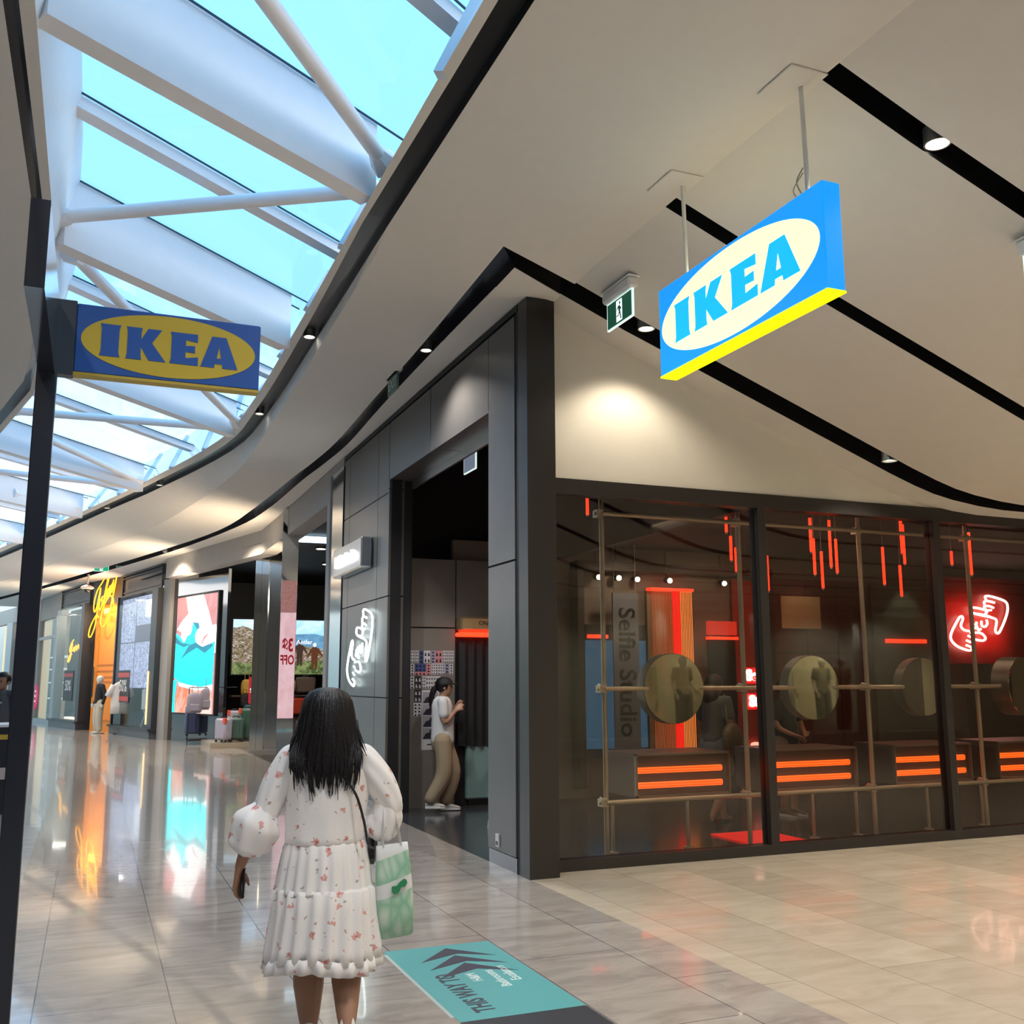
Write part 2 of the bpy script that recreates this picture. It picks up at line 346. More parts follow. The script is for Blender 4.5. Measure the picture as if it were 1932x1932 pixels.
# skylight upstands
ZG=5.62
ul=MB()
for k in range(9):
    a,b=lsky[k],lsky[k+1]; ul.quad((*a,5),(*b,5),(b[0]+.17,b[1],ZG),(a[0]+.17,a[1],ZG))
S('wall_skylight_left',ul,M_up)
rr=[(1.90,-9),(1.90,5),(1.92,7.2),(1.97,10.4),(2.0,13.8),(1.86,16.4),(1.2,20.2),(.42,23.4),(-.85,28.3),(-2.2,33.2),(-3.5,38),(-6,48)]
rr=sm(rr,2)
# right side clerestory: sill, glass and mullions
ur=MB(); gl=MB(); mu=MB()
for k in range(NB-1):
    a,b=sky[k],sky[k+1]; c,d=rr[k],rr[k+1]; za,zb=bz[k],bz[k+1]
    sill=.0
    gl.quad((*a,za),(*b,zb),(*d,ZG+.5 if b[1]>14 else ZG),(*c,ZG+.5 if a[1]>14 else ZG))
    n=max(1,int((b[1]-a[1])/1.15)) if a[1]<7 or k%2 else 0
    for j in range(n):
        t=j/n; p=Vector((a[0]+(b[0]-a[0])*t,a[1]+(b[1]-a[1])*t,za)); q=Vector((c[0]+(d[0]-c[0])*t,c[1]+(d[1]-c[1])*t,ZG+(.5 if a[1]>14 else 0)))
        mu.tube([p,q],.045,4)
S('window_1',gl,M_glassc); S('trim_5',mu,mat('grey_mullion',(.62,.68,.74),.5))
def lerp(a,b,t): return tuple(a[i]+(b[i]-a[i])*t for i in range(len(a)))
# roof glass
rg=MB()
def lx(y):return interp(y,[p[1] for p in lsky],[p[0]+.17 for p in lsky])
def rx(y):return interp(y,[p[1] for p in rr],[p[0]+.02 for p in rr])
yy=[-9+i*1.0 for i in range(0,50)]
for a,b in zip(yy[:-1],yy[1:]): rg.quad((lx(a)-.02,a,ZG),(rx(a),a,ZG),(rx(b),b,ZG),(lx(b)-.02,b,ZG))
S('window_2',rg,M_glassr)
# deep white fins across the skylight, glazing bars between them, dark gaskets
fins=[((-.46,-4.9),(1.65,-3.4)),((-.46,-1.5),(1.65,-.05)),((-.46,1.9),(1.65,3.3)),((-.46,5.36),(1.65,6.72)),((-.46,8.38),(1.66,10.26)),((-.74,12.1),(1.66,14.7)),((-1.9,16.4),(.62,19.75)),((-3.3,19.9),(-.45,23.5)),((-5.1,24.2),(-1.9,28.5)),((-6.6,28.5),(-3.3,33.6))]
def seg_mb(mb,A,B,w,z0,z1,ext=0):
    A=Vector((*A,0)); B=Vector((*B,0)); d=(B-A).normalized(); n=Vector((-d.y,d.x,0))*w/2; A=A-d*ext; B=B+d*ext
    v=[A-n,B-n,B+n,A+n]; mb.add([(p.x,p.y,z) for z in (z0,z1) for p in v],[(0,1,2,3),(7,6,5,4),(0,4,5,1),(1,5,6,2),(2,6,7,3),(3,7,4,0)])
for k,(A,B) in enumerate(fins):
    b=MB(); seg_mb(b,A,B,.15,5.03 if k<5 else 5.10,ZG,.0); S('trim_%d'%(10+k),b,M_white)
    if k+1<len(fins):
        A2,B2=fins[k+1]; ma=lerp(A,A2,.55); mb_=lerp(B,B2,.55)
        b=MB(); seg_mb(b,ma,mb_,.13,ZG-.10,ZG-.005,.42); S('trim_%d'%(30+k),b,M_white)
        g=MB()
        dA=(Vector(B)-Vector(A)).normalized(); 
        for (p,q,off) in ((A,B,.10),(ma,mb_,-.10),(ma,mb_,.09),(A2,B2,-.10)):
            d=(Vector(q)-Vector(p)).normalized(); n=Vector((-d.y,d.x))*off
            seg_mb(g,(p[0]+n.x,p[1]+n.y),(q[0]+n.x,q[1]+n.y),.009,ZG-.02,ZG-.006,.35)
        S('trim_%d'%(50+k),g,M_gasket)
# round bracing tubes
def brace(a,b,k):
    mb=MB(); a=Vector(a); b=Vector(b); mb.tube([a,b],.055,20)
    o=S('trim_%d'%(70+k),mb,M_white,auto=True)
    mb=MB(); d=(b-a).normalized()
    for p,s in ((a,1),(b,-1)): mb.tube([p-d*s*.12,p+d*s*.06],[.11,.06],6)
    S('trim_%d'%(90+k),mb,M_white)
for k,(a,b) in enumerate([((1.66,6.45,5.25),(-.40,3.6,5.25)),((-.42,8.30,5.25),(1.66,7.0,5.25)),((-.34,9.1,5.25),(1.66,14.3,5.25)),((-1.2,15.1,5.3),(1.55,15.0,5.3)),((-.9,16.6,5.3),(.55,19.6,5.3)),((-2.6,19.5,5.3),(.5,20.3,5.3)),((-1.6,22.0,5.3),(-.6,23.3,5.3))]): brace(a,b,k)
# ---- right hand shop front wall above the glass
wb=MB(); pts=[(3.66,3.36)]+[(x,3.36) for x in (20,)]+[(x,cs(x)) for x in reversed(XS)]
wb.prism([(x,z) for x,z in pts],(0,8.08,0),(1,0,0),(0,0,1),-.16); S('wall_right',wb,M_wallw)
# ---- studio room shell
rb=MB(); rb.box(6.05,16,8.25,12.9,3.5,3.6); rb.box(3.68,6.05,8.25,9.25,3.5,3.6); S('ceiling_studio',rb,mat('studio_ceiling',(.03,.028,.026),.8))
rb=MB(); rb.box(4.45,16,12.9,13.0,0,3.5); S('wall_studio_back',rb,mat('studio_wall_panel',(.16,.13,.10),.55,var=.15,vs=2))
rb=MB(); rb.box(15.9,16,8.2,13,0,3.5); S('wall_studio_right',rb,M_panel2)
rb=MB(); rb.box(3.58,3.66,13.0,15.6,0,5); rb.box(3.58,14,13.4,13.5,0,5); S('wall_studio_left',rb,M_blk)
rb=MB(); rb.box(3.62,6,8.2,13.4,4.9,4.95); S('ceiling_doorway',rb,M_blk)
rb=MB(); rb.box(6.0,6.1,8.2,13.4,3.3,4.95); rb.box(3.64,6.0,8.2,8.3,3.45,4.95);  S('wall_doorway_void',rb,M_blk)
# end walls so the mall is closed
rb=MB(); rb.box(-14,20,-9.1,-9,0,5.6); S('wall_back',rb,mat('far_shop_wall',(.10,.095,.09),.6))
rb=MB(); rb.box(20,20.1,-9,8.2,0,5.2); S('wall_right_end',rb,M_wallw)
rb=MB(); rb.box(-14.1,-14,-9,60,0,5.4); S('wall_left',rb,M_wallw)
rb=MB(); rb.box(-14,6,60,60.1,0,7); S('wall_end',rb,M_wallw)
# ================================================================ STUDIO FACADE (left leg, faces -X)
XF=3.39
def fpanel(mb,y0,y1,z0,z1,x=XF,t=.04): mb.box(x,x+t,y0,y1,z0,z1)
fa=T('studio_facade','dark brushed panel facade with tall black doorway beside the glass corner','shop facade',(XF,10.5,0))
def LB(mb,dx=-XF,dy=-10.5,dz=0):
    mb.v=[(a+dx,b+dy,c+dz) for a,b,c in mb.v]; return mb
g=.012
b=MB(); b.box(XF+.03,XF+.16,8.14,8.80,0,4.93); b.box(XF+.03,XF+.16,12.30,14.86,0,4.93); b.box(XF+.03,XF+.30,8.80,12.30,4.17,4.93); b.box(XF,XF+.22,8.08,14.95,4.93,4.99)
P('backing',LB(b),M_joint,fa)
b=MB()
for z0,z1 in ((.13,2.64),(2.66,4.90)): fpanel(b,8.15,8.80,z0,z1)
P('pier_panel',LB(b),M_panel,fa)
b=MB(); fpanel(b,8.15,8.80,0.0,.12,XF+.01); P('skirting',LB(b),M_dark2,fa)
b=MB(); fpanel(b,12.36,14.85,0,.10,XF+.01); P('skirting',LB(b),M_dark2,fa)
b=MB()
for y0,y1 in ((8.81,10.62),(10.64,12.34)): fpanel(b,y0,y1,4.17,4.90)
P('lintel_panel',LB(b),M_panel,fa)
b=MB(); b.box(XF,XF+.34,8.8,10.45,4.15,4.17); b.box(XF,XF+.34,10.47,12.34,4.15,4.17); P('soffit_panel',LB(b),M_panel,fa)
b=MB(); b.box(XF+.30,XF+.33,8.8,12.34,4.05,4.17); P('door_track',LB(b),M_silver,fa)
b=MB()
for z0,z1 in ((.11,1.385),(1.40,2.65),(2.665,3.98),(3.995,4.90)):
    fpanel(b,14.53,14.85,z0,z1); fpanel(b,12.90,14.515,z0,z1); fpanel(b,12.36,12.885,z0,z1)
P('sign_pier_panel',LB(b),M_panel,fa)
b=MB()
for z0,z1 in ((.02,1.385),(1.40,2.65),(2.665,4.03),(4.045,4.16)): b.box(XF,XF+.20,12.325,12.36,z0,z1)
P('reveal_panel',LB(b),mat('reveal_panel_grey',(.12,.11,.10),.45,.2),fa)
b=MB(); b.box(XF+.22,XF+.32,12.36,12.9,0,4.2); b.box(XF+.20,XF+.30,12.34,12.40,0,4.2); P('door_jamb',LB(b),M_blk,fa)
# corner column
co=T('corner_column','tall black metal corner column between doorway and display window','column',(3.5,7.98,0))
b=MB(); b.box(3.39,3.66,7.86,8.06,0,4.985); P('shaft',LB(b,-3.5,-7.98),M_dark,co)
b=MB(); b.box(3.40,3.45,8.06,8.13,0,4.99); P('shadow_gap',LB(b,-3.5,-7.98),M_blk,co)
# outlet
t=T('floor_outlet_cover','small white outlet cover low on the grey pier','outlet cover',(XF,8.56,.16))
b=MB(); b.box(-.012,0,-.035,.035,0,.11); P('plate',b,M_whitep,t)
b=MB(); b.box(-.016,-.012,-.02,.02,.02,.05); P('socket_face',b,M_dark,t)
# polished steel panel next to facade
t=T('polished_steel_panel','tall polished steel panel between studio and luggage shop','steel panel',(XF,15.4,0))
b=MB(); b.box(0,.06,-.43,.40,.0,4.85); P('mirror_sheet',b,mat('steel_sheet',(.62,.66,.70),.09,.95,bump=.05,bs=2),t)
b=MB(); b.box(-.02,.08,.40,.62,0,4.85); b.box(0,.08,-.43,.62,4.85,4.99); P('grey_post',b,mat('grey_render',(.30,.29,.28),.6),t)
# studio signs: lightbox on pier
t=T('studio_lightbox_sign','brushed steel box sign with glowing white lettering on grey pier','sign',(XF-.16,14.0,3.1))
b=MB(); b.bbox(0,.16,-.88,.84,0,.42,.02); P('sign_box',b,mat('sign_steel',(.6,.62,.64),.22,.8),t)
text('lettering','Selfie Studio',.20,(-.012,.02,.20),(0,-1,0),(0,0,1),glow('white_sign_letters',(1,1,1),9),t,depth=.012,bold=.012,sx=1.25)
# neon hands
HAND=[ # strokes, unit ~ 0..1 (x right, y up)
 [(.40,.76),(.46,.80),(.55,.78),(.63,.75),(.60,.68),(.52,.60),(.46,.62),(.37,.665),(.385,.71)],
]
def hands(name_thing,label,origin,r,u,w,h,m,rad,x=None):
    t=T(name_thing,label,'neon sign',origin)
    r=Vector(r); u=Vector(u); n=r.cross(u)
    A=[[(.66,.61),(.42,.665),(.37,.72),(.42,.765),(.62,.72),(.60,.66)],[(.62,.72),(.59,.78),(.66,.80),(.74,.77)],[(.60,.80),(.60,.87),(.66,.885),(.76,.86)],[(.64,.88),(.62,.96),(.70,.97),(.92,.90),(.97,.80),(.93,.62),(.80,.35),(.74,.37),(.77,.55),(.70,.60),(.58,.64),(.42,.665)],[(.62,.72),(.70,.73)]]
    B=[[(.18,.58),(.22,.61),(.24,.57),(.20,.45),(.24,.38),(.32,.36)],[(.18,.58),(.06,.36),(.03,.22),(.12,.10),(.30,.03),(.34,.08),(.26,.12)],[(.34,.33),(.50,.33),(.57,.25),(.52,.20),(.36,.23)],[(.30,.28),(.34,.26)],[(.27,.20),(.33,.17)]]
    Fc=[[(.40,.49),(.38,.41),(.43,.42),(.45,.52)],[(.45,.44),(.47,.38),(.51,.40)],[(.53,.54),(.53,.46),(.58,.44),(.62,.50),(.61,.56)]]
    for nm,st in (('upper_hand',A),('lower_hand',B),('face_strokes',Fc)):
        b=MB()
        for s in st:
            pts=[r*(p.x-.5)*w+u*(p.y)*h+n*.03 for p in catmull(s,5)]
            b.tube(pts,rad,6)
        P(nm,b,m,t,smooth=True)
    return t
hands('neon_hands_sign','white neon outline of two framing hands on grey pier',(XF-.02,13.55,1.50),(0,-1,0),(0,0,1),1.45,1.08,glow('white_neon_tube',(.85,1,1),4),.014)
# ================================================================ STUDIO GLASS FRONT
sg=T('studio_window_wall','black framed full height glass display window with red lit interior','shop window',(6,8.12,0))
b=MB()
YW=8.06
b.box(3.66,20,YW,8.20,3.26,3.40); P('head_frame',LB(b,-6,-8.12),M_dark,sg)
b=MB(); b.box(3.66,20,YW,8.20,0,.09); P('sill_frame',LB(b,-6,-8.12),M_dark,sg)
mulls=[3.70,5.965,8.20,10.43,12.66,14.9]
for i,x in enumerate(mulls):
    b=MB(); b.box(x-.045 if i else 3.66,x+.045,YW,8.20,.09,3.26); P('mullion',LB(b,-6,-8.12),M_dark,sg)
for x0,x1 in zip(mulls[:-1],mulls[1:]):
    b=MB(); b.box(x0+.045,x1-.045,8.12,8.132,.09,3.26); P('pane',LB(b,-6,-8.12),M_glass,sg)
# scaffold frame: each upright and rail an own part
sf=T('scaffold_frame','galvanised pipe scaffold frame standing inside the display window','scaffold frame',(6,8.55,0))
for x in (4.46,6.03,7.58,9.12,10.65):
    b=MB(); b.cyl((x-6,0,0),(x-6,0,3.4),.024,14); P('upright',b,M_pipe,sf,auto=True)
for z in (3.18,.49):
    b=MB(); b.cyl((4.44-6,-.05,z),(10.8-6,-.05,z),.022,14); P('rail',b,M_pipe,sf,auto=True)
for a,c in ((4.44,4.9),(5.45,6.60),(7.08,8.02),(8.55,9.45),(10.0,10.8)):
    b=MB(); b.cyl((a-6,-.05,1.52),(c-6,-.05,1.52),.022,14); P('mirror_rail',b,M_pipe,sf,auto=True)
for x in (4.46,6.03,7.58,9.12):
    for z in (3.18,1.52,.49):
        b=MB(); b.box(x-6-.075,x-6-.005,-.06,.03,z-.035,z+.035); b.cyl((x-6-.09,-.02,z),(x-6-.02,-.02,z),.018,8); b.cyl((x-6-.05,-.07,z+.02),(x-6-.05,.02,z+.04),.012,6); P('clamp',b,M_pipe,sf)
for x in (4.62,5.44,6.94,7.50,8.47,9.25):
    b=MB(); b.cyl((x-6,.18,0),(x-6,.18,.46),.018,10); b.cyl((x-6,.18,0),(x-6,.18,.012),.05,12); P('table_leg',b,M_pipe,sf,auto=True)
# round mirrors
def round_mirror(x,r,lab,rz=0,half=False,th=.13):
    t=T('round_mirror',lab,'mirror',(x,8.49,1.52),rz,'round mirrors on the scaffold frame')
    b=MB(); n=48
    b.loft([[(r*math.cos(2*PI*i/n),y,r*math.sin(2*PI*i/n)) for i in range(n)] for y in (.0,th)]); P('drum_casing',b,mat('mirror_casing',(.16,.15,.13),.35,.4),t,auto=True)
    b=MB(); rr_=[(r*.985*math.cos(2*PI*i/n),-.006,r*.985*math.sin(2*PI*i/n)) for i in range(n)]
    if half: rr_=[(max(p[0],-.02),p[1],p[2]) for p in rr_]
    b.loft([rr_,[(p[0],.002,p[2]) for p in rr_]])
    P('mirror_glass',b,M_mirrorg,t)
    return t
round_mirror(5.18,.335,'round mirror on pipe frame, nearest the black corner column')
round_mirror(6.83,.325,'round mirror on pipe frame in the second window pane')
round_mirror(8.30,.31,'half mirrored round panel with dark left half near the second mullion',0,True)
round_mirror(9.75,.325,'round mirror at the right photo edge under the red neon hands',.25,False,.2)
# light boxes
def box_light(x0,x1,z0,z1,lab,y0=8.70,d=.62):
    cx=(x0+x1)/2; w=x1-x0; h=z1-z0
    t=T('light_box_counter',lab,'light box',(cx,y0,z0),0,'tube lit boxes along the window')
    b=MB(); b.box(-w/2,w/2,.03,d,.0,h); P('cabinet',b,mat('box_brown',(.10,.075,.065),.4),t)
    b=MB()
    for q in ((-w/2,w/2,h-.02,h),(-w/2,w/2,0,.02),(-w/2,-w/2+.02,0,h),(w/2-.02,w/2,0,h)): b.box(q[0],q[1],-.005,.03,q[2],q[3])
    P('trim_frame',b,M_silver if False else mat('box_edge',(.30,.27,.23),.35,.6),t)
    for zc in (.28,.62):
        b=MB(); z=zc*h; b.bbox(-w/2+.02,w/2-.09,-.01,.03,z-.028,z+.028,.012); tb=P('light_tube',b,M_or,t)
        b=MB()
        for dz in (-.012,.012): b.box(-w/2+.03,w/2-.10,-.014,-.009,z+dz-.003,z+dz+.003)
        P('tube_core',b,M_orc,tb)
    return t
box_light(4.86,5.93,.49,.90,'tube lit box counter nearest the black corner column')
box_light(6.42,7.52,.49,.90,'tube lit box counter in the middle of the second window pane')
box_light(8.02,9.12,.49,.90,'tube lit box counter partly hidden by the second mullion')
box_light(9.52,10.62,.49,.90,'tube lit box counter at the right photo edge')
# hanging red tubes
ht=[(4.54,3.45,3.23),(6.20,3.40,3.14),(6.25,3.12,2.84),(6.31,3.0,2.72),(6.71,2.93,2.53),(7.31,3.38,2.98),(7.345,3.15,2.73),(7.445,3.01,2.58),(7.575,3.37,2.82),(7.655,3.16,2.76),(8.32,3.10,2.65),(8.61,3.42,3.02),(8.64,3.38,2.90),(8.56,2.90,2.52),(9.36,3.10,2.92),(9.66,3.34,2.81)]
labs=['shortest red tube light, hanging left of the first scaffold upright','upper red tube light just left of the second scaffold upright','middle red tube light just left of the second scaffold upright','lowest red tube light touching the second scaffold upright','single red tube light just right of the first mullion','upper tube of the leftmost hanging pair in the second pane','lower tube of the leftmost hanging pair in the second pane','low red tube light between the two hanging pairs in the second pane','long red tube light right of the pairs in the second pane','short red tube light just left of the third scaffold upright','long red tube light right of the third scaffold upright','left tube of the bright pair high in front of the second mullion','right tube of the bright pair high in front of the second mullion','low red tube light over the marble panel near the second mullion','short red tube light just right of the second mullion','long red tube light above the red neon hands']
for (x,z1,z0),lb in zip(ht,labs):
    t=T('hanging_tube_light',lb,'tube light',(x,9.0,z0),0,'red tubes hanging in the studio window')
    b=MB(); b.cyl((0,0,.02),(0,0,z1-z0),.016,10); P('red_tube',b,M_red,t)
    b=MB(); b.cyl((0,0,0),(0,0,.02),.012,8); P('end_cap',b,M_silver,t)
    b=MB(); b.cyl((0,0,z1-z0),(0,0,3.5-z0),.002,5); P('hanging_wire',b,M_silver,t)
# inside back wall contents (y = 12.8)
YB=12.88
def flat(mb,x0,x1,z0,z1,y=YB,t=.03): mb.box(x0,x1,y-t,y,z0,z1); return mb
t=T('portal_frame','dark frame around the lit rear bay of the studio','frame',(7.8,YB,0))
b=MB(); 
for q in ((6.2,6.30,.15,3.25),(9.40,9.50,.15,3.2),(6.2,9.5,3.14,3.26)): b.box(q[0]-7.8,q[1]-7.8,-.25,0,q[2],q[3])
P('surround',b,mat('portal_brown',(.03,.018,.014),.5),t)
t=T('blue_screen','tall blue lit screen behind the studio name banner','screen',(6.9,YB-.05,.66))
b=MB(); b.box(-.50,.46,-.03,0,0,1.50); P('screen_face',b,glow('blue_screen_glow',(.03,.11,.22),.8),t)
b=MB(); b.box(-.50,.46,-.035,0,1.50,1.72); P('screen_header',b,M_blk,t)
text('header_text','OPEN',.15,(-.1,-.04,1.61),(1,0,0),(0,0,1),mat('header_grey',(.2,.2,.2),.5),t) if False else None
t=T('studio_name_banner','dark vertical banner reading Selfie Studio in black letters','banner',(6.88,YB-.35,.66))
b=MB(); b.box(-.20,.20,-.03,0,0,2.15); P('banner_face',b,mat('banner_grey',(.15,.165,.19),.4),t)
for sx_ in (-.17,.17):
    b=MB(); b.cyl((sx_,-.015,2.15),(sx_,-.015,2.84),.004,6); P('hanging_wire',b,M_silver,t)
text('banner_text','Selfie Studio',.36,(0,-.035,1.06),(0,0,-1),(1,0,0),mat('banner_letter_black',(.004,.004,.005),.5),t,bold=.006)
t=T('red_light_bar','short red light bar left of the name banner','light bar',(6.57,YB-.1,2.21)); b=MB(); b.box(-.16,.16,-.03,0,-.025,.025); P('bar',b,M_red,t)
# red fibre curtain
t=T('red_light_curtain','tall curtain of glowing red and amber strands in the studio','light curtain',(7.75,YB-.2,.6))
b=MB(); b.box(-.37,.36,-.02,.10,2.28,2.32); P('top_rail',b,M_red,t)
b=MB(); b.box(-.35,.34,.12,.15,0,2.3); P('mirror_back',b,mat('amber_backing',(.20,.16,.09),.4),t)
for k in range(26):
    x=-.33+.66*k/25; zone=0 if k<13 else (1 if k<18 else 2)
    b=MB(); b.cyl((x,0,0),(x,0,2.28),(.003,.010,.005)[zone],6)
    P('strand',b,[glow('dim_amber_strand',(.9,.22,.06),.7),glow('deep_red_strand',(.8,.01,.005),1.6),glow('amber_strand',(1,.30,.06),1.5)][zone],t)
# red sign over second door
t=T('red_door_sign','red lit sign box over a dark inner doorway','sign',(8.63,YB-.1,.7))
b=MB(); b.box(-.25,.25,-.06,0,1.56,1.76); P('sign_box',b,glow('red_sign_face',(1,.06,.03),.55),t)
b=MB(); b.box(-.26,.26,-.08,0,1.49,1.53); P('light_bar',b,M_red,t)
b=MB(); b.box(-.24,.24,-.02,0,-.7,1.49); P('doorway_dark',b,M_blk,t)
text('sign_text','SNAP',.09,(-.12,-.065,1.66),(1,0,0),(0,0,1),M_red,t) if False else None
# Selfie Studio neon on red wall
t=T('red_wall_panel','red lit wall panel behind the first mullion','wall panel',(9.25,YB-.02,0)); b=MB(); b.box(-.36,.14,-.03,0,.3,3.1); P('face',b,mat('red_wall',(.28,.03,.02),.5),t)
for z,tx,lb in ((1.66,'Sel','white and red neon lettering starting Sel, upper of two'),(1.28,'St','white and red neon lettering starting St, lower of two')):
    t=T('neon_lettering',lb,'neon sign',(9.15,YB-.12,z))
    me=text('lettering',tx,.22,(.02,0,0),(1,0,0),(0,0,1),glow('pinkish_white_neon',(1,.75,.7),6),t,depth=.01,bold=.012)
    b=MB(); b.bbox(-.16,.18,.03,.05,-.12,.12,.02); P('red_backing',b,glow('red_backing_glow',(1,.01,.01),.7),t)
t=T('red_light_cluster','small red and white lit mark low behind the studio glass','light',(9.16,YB-.12,.65)); b=MB(); b.ball((0,0,0),.06,8,0,(1.5,.5,.7)); P('bulb',b,glow('hot_red',(1,.25,.2),4),t)
# rear bay seen through second pane
t=T('dark_red_wall','dark red wall panelling behind the second window pane','wall panel',(10.45,YB-.02,0)); b=MB(); b.box(-.90,.95,-.03,0,0,3.15); P('face',b,mat('maroon_panel',(.10,.025,.018),.5,var=.2,vs=1),t)
b=MB(); 
for x in (-.2,.4): b.box(x,x+.01,-.034,-.03,0,3.1)
b.box(-.9,.95,-.034,-.03,2.0,2.01); P('panel_joint',b,M_blk,t)
t=T('lit_wall_panel','dim yellow lit rectangle on the dark red wall','wall panel',(10.14,YB-.06,2.38)); b=MB(); b.box(-.37,.37,-.02,0,0,.50); P('face',b,mat('ochre_panel',(.5,.40,.2),.6),t)
lamp('SPOT',(10.14,YB-.5,3.3),6,WARM,.03,80,.7,target=(10.14,YB,2.3))
t=T('marble_panel','grey veined panel lit from above beside the second mullion','wall panel',(12.15,YB-.04,0)); b=MB(); b.box(-.6,.62,-.03,0,0,3.1); P('face',b,mat('veined_grey',(.17,.17,.13),.35,var=.5,vs=1.2),t)
lamp('SPOT',(12.2,YB-.6,3.4),10,(.9,1,.85),.03,60,.7,target=(12.2,YB,2.2))
t=T('red_light_bar','horizontal red light bar on the grey veined panel','light bar',(12.2,YB-.07,2.21)); b=MB(); b.box(-.42,.42,-.03,0,-.03,.03); P('bar',b,M_red,t)
t=T('neon_wall','red glowing wall panel carrying the neon hands','wall panel',(13.9,YB-.02,0)); b=MB(); b.box(-1.05,1.5,-.03,0,0,3.3); P('face',b,mat('neon_wall_red',(.22,.035,.03),.45),t)
hands('neon_hands_sign','red and white neon outline of two framing hands inside the studio',(13.80,YB-.08,2.04),(1,0,0),(0,0,1),1.42,.98,glow('hot_neon_core',(1,.62,.58),7),.020)
b_=MB()
lamp('AREA',(13.8,YB-.25,2.5),14,(1,.03,.02),sx=1.2,sy=.8,target=(13.8,YB,2.5),name='neon_glow')
t=T('grey_display_unit','grey lit display niche below the red neon hands','display unit',(14.0,YB-.08,.6)); b=MB(); b.box(-.9,.95,-.3,0,0,1.25); P('body',b,mat('niche_grey',(.20,.20,.18),.6),t)
b=MB(); b.box(-.12,.12,-.42,-.3,1.22,1.26); P('strip_light',b,glow('niche_strip',(1,1,.95),3),t)
# small ceiling spot heads in studio
for k,(x,z) in enumerate(((6.56,3.04),(6.88,3.04),(7.18,3.03),(7.72,3.03),(8.66,3.02))):
    t=T('track_spotlight',['round white spotlight farthest left on the studio track','round white spotlight, second on the studio track from the left','round white spotlight, third on the studio track from the left','white spotlight above the red light curtain','white spotlight above the red door sign'][k],'spotlight',(x,YB-.1,z),0,'track spotlights at the back of the studio')
    b=MB(); b.cyl((0,.0,.02),(0,-.10,0),.05,14); P('head',b,M_dark,t); b=MB(); b.ball((0,-.105,0),.038,8); P('bulb',b,glow('spot_bulb',(1,.93,.75),8),t); b=MB(); b.cyl((0,0,.02),(0,0,.45),.01,6); P('stem',b,M_dark,t)
lamp('SPOT',(7.0,11.8,3.3),40,WARM,.05,110,.7,target=(7.0,12.9,2.0)); lamp('SPOT',(8.3,11.4,3.3),30,WARM,.05,110,.7,target=(8.3,12.9,1.9))
lamp('AREA',(9.3,11.2,3.35),14,(1,.10,.05),sx=1.5,sy=1.0,target=(9.3,11.6,0),name='red_ceiling_glow')
t=T('red_floor_reflection','red wall reflection on the studio floor, laid as a glowing sheet','floor reflection',(6.38,8.82,.003)); b=MB(); b.box(-.30,.36,-.42,.5,0,.012); P('panel',b,glow('red_reflection_glow',(1,.005,.004),.75),t)  # reflection of the red wall, put in as a thin glowing sheet
# ================================================================ DOORWAY INTERIOR
t=T('entrance_partition','taupe panelled partition with a grid of photo strips inside doorway','partition',(4.1,12.75,0))
b=MB(); b.box(-.33,.33,-.02,.06,0,2.28); b.box(-.33,.33,-.02,.06,2.30,3.20); b.box(.345,1.3,-.02,.06,2.42,3.2); P('panel',b,M_panel2,t)
b=MB(); b.box(-.34,1.3,.0,.07,0,3.19); P('backing',b,M_joint,t)
rnd=random.Random(3)
inks=[mat('print_white',(.55,.55,.58),.5),mat('print_black',(.02,.02,.03),.5),mat('print_blue',(.05,.08,.25),.5),mat('print_pink',(.55,.22,.25),.5),mat('print_lilac',(.30,.30,.45),.5)]
def photo_strip(x,z,w,h,ink,rows,cols,lab):
    s=T('photo_strip',lab,'photo strip',(x,12.727,z),0,'photo strips on the taupe partition')
    b=MB(); b.box(0,w,0,.003,0,h); P('paper',b,ink,s)
    b=MB()
    for i in range(cols):
        for j in range(rows):
            cx=w*(i+.5)/cols; cy=h*(j+.45)/rows; a=w/cols*.3; c=h/rows*.32
            k=rnd.random()
            b.prism([(cx-a,cy-c),(cx+a,cy-c),(cx+a*.6,cy),(cx+a*.2,cy+c*(.3+.7*k)),(cx-a*.4,cy+c*.8),(cx-a*.7,cy)],(0,-.0015,0),(1,0,0),(0,0,1),.0015)
    P('portraits',b,M_black if ink is not inks[1] else inks[0],s)
cells=[(3.80,1.83,.055,.16,0,4,2),(3.862,1.83,.05,.16,0,4,2),(3.92,1.82,.055,.17,2,3,1),(3.98,1.83,.09,.16,0,2,2),(4.08,1.83,.05,.16,4,4,1),(4.135,1.83,.095,.16,3,2,2),(4.235,1.83,.05,.16,0,4,2),(4.29,1.83,.05,.16,0,4,2),(4.345,1.83,.05,.16,0,4,2),
 (3.80,1.68,.05,.14,0,4,1),(3.86,1.72,.15,.10,2,2,3),(3.86,1.67,.15,.045,3,1,3),(4.015,1.67,.06,.15,3,4,1),(4.08,1.68,.09,.145,0,4,3),(4.175,1.68,.09,.145,0,4,3),(4.27,1.70,.06,.125,4,3,1),(4.335,1.68,.05,.14,0,4,1),
 (3.80,1.50,.05,.16,0,4,1),(3.86,1.50,.09,.16,1,2,2),(3.955,1.50,.05,.16,0,4,2),(4.01,1.50,.10,.16,0,3,3),(4.115,1.50,.10,.16,0,3,3),(3.855,1.33,.095,.16,1,2,2),(3.85,1.15,.10,.17,0,4,2)]
names=['white','black','blue','pink','lilac']
rowsn=['top row','second row','third row','low left']
cnt={}
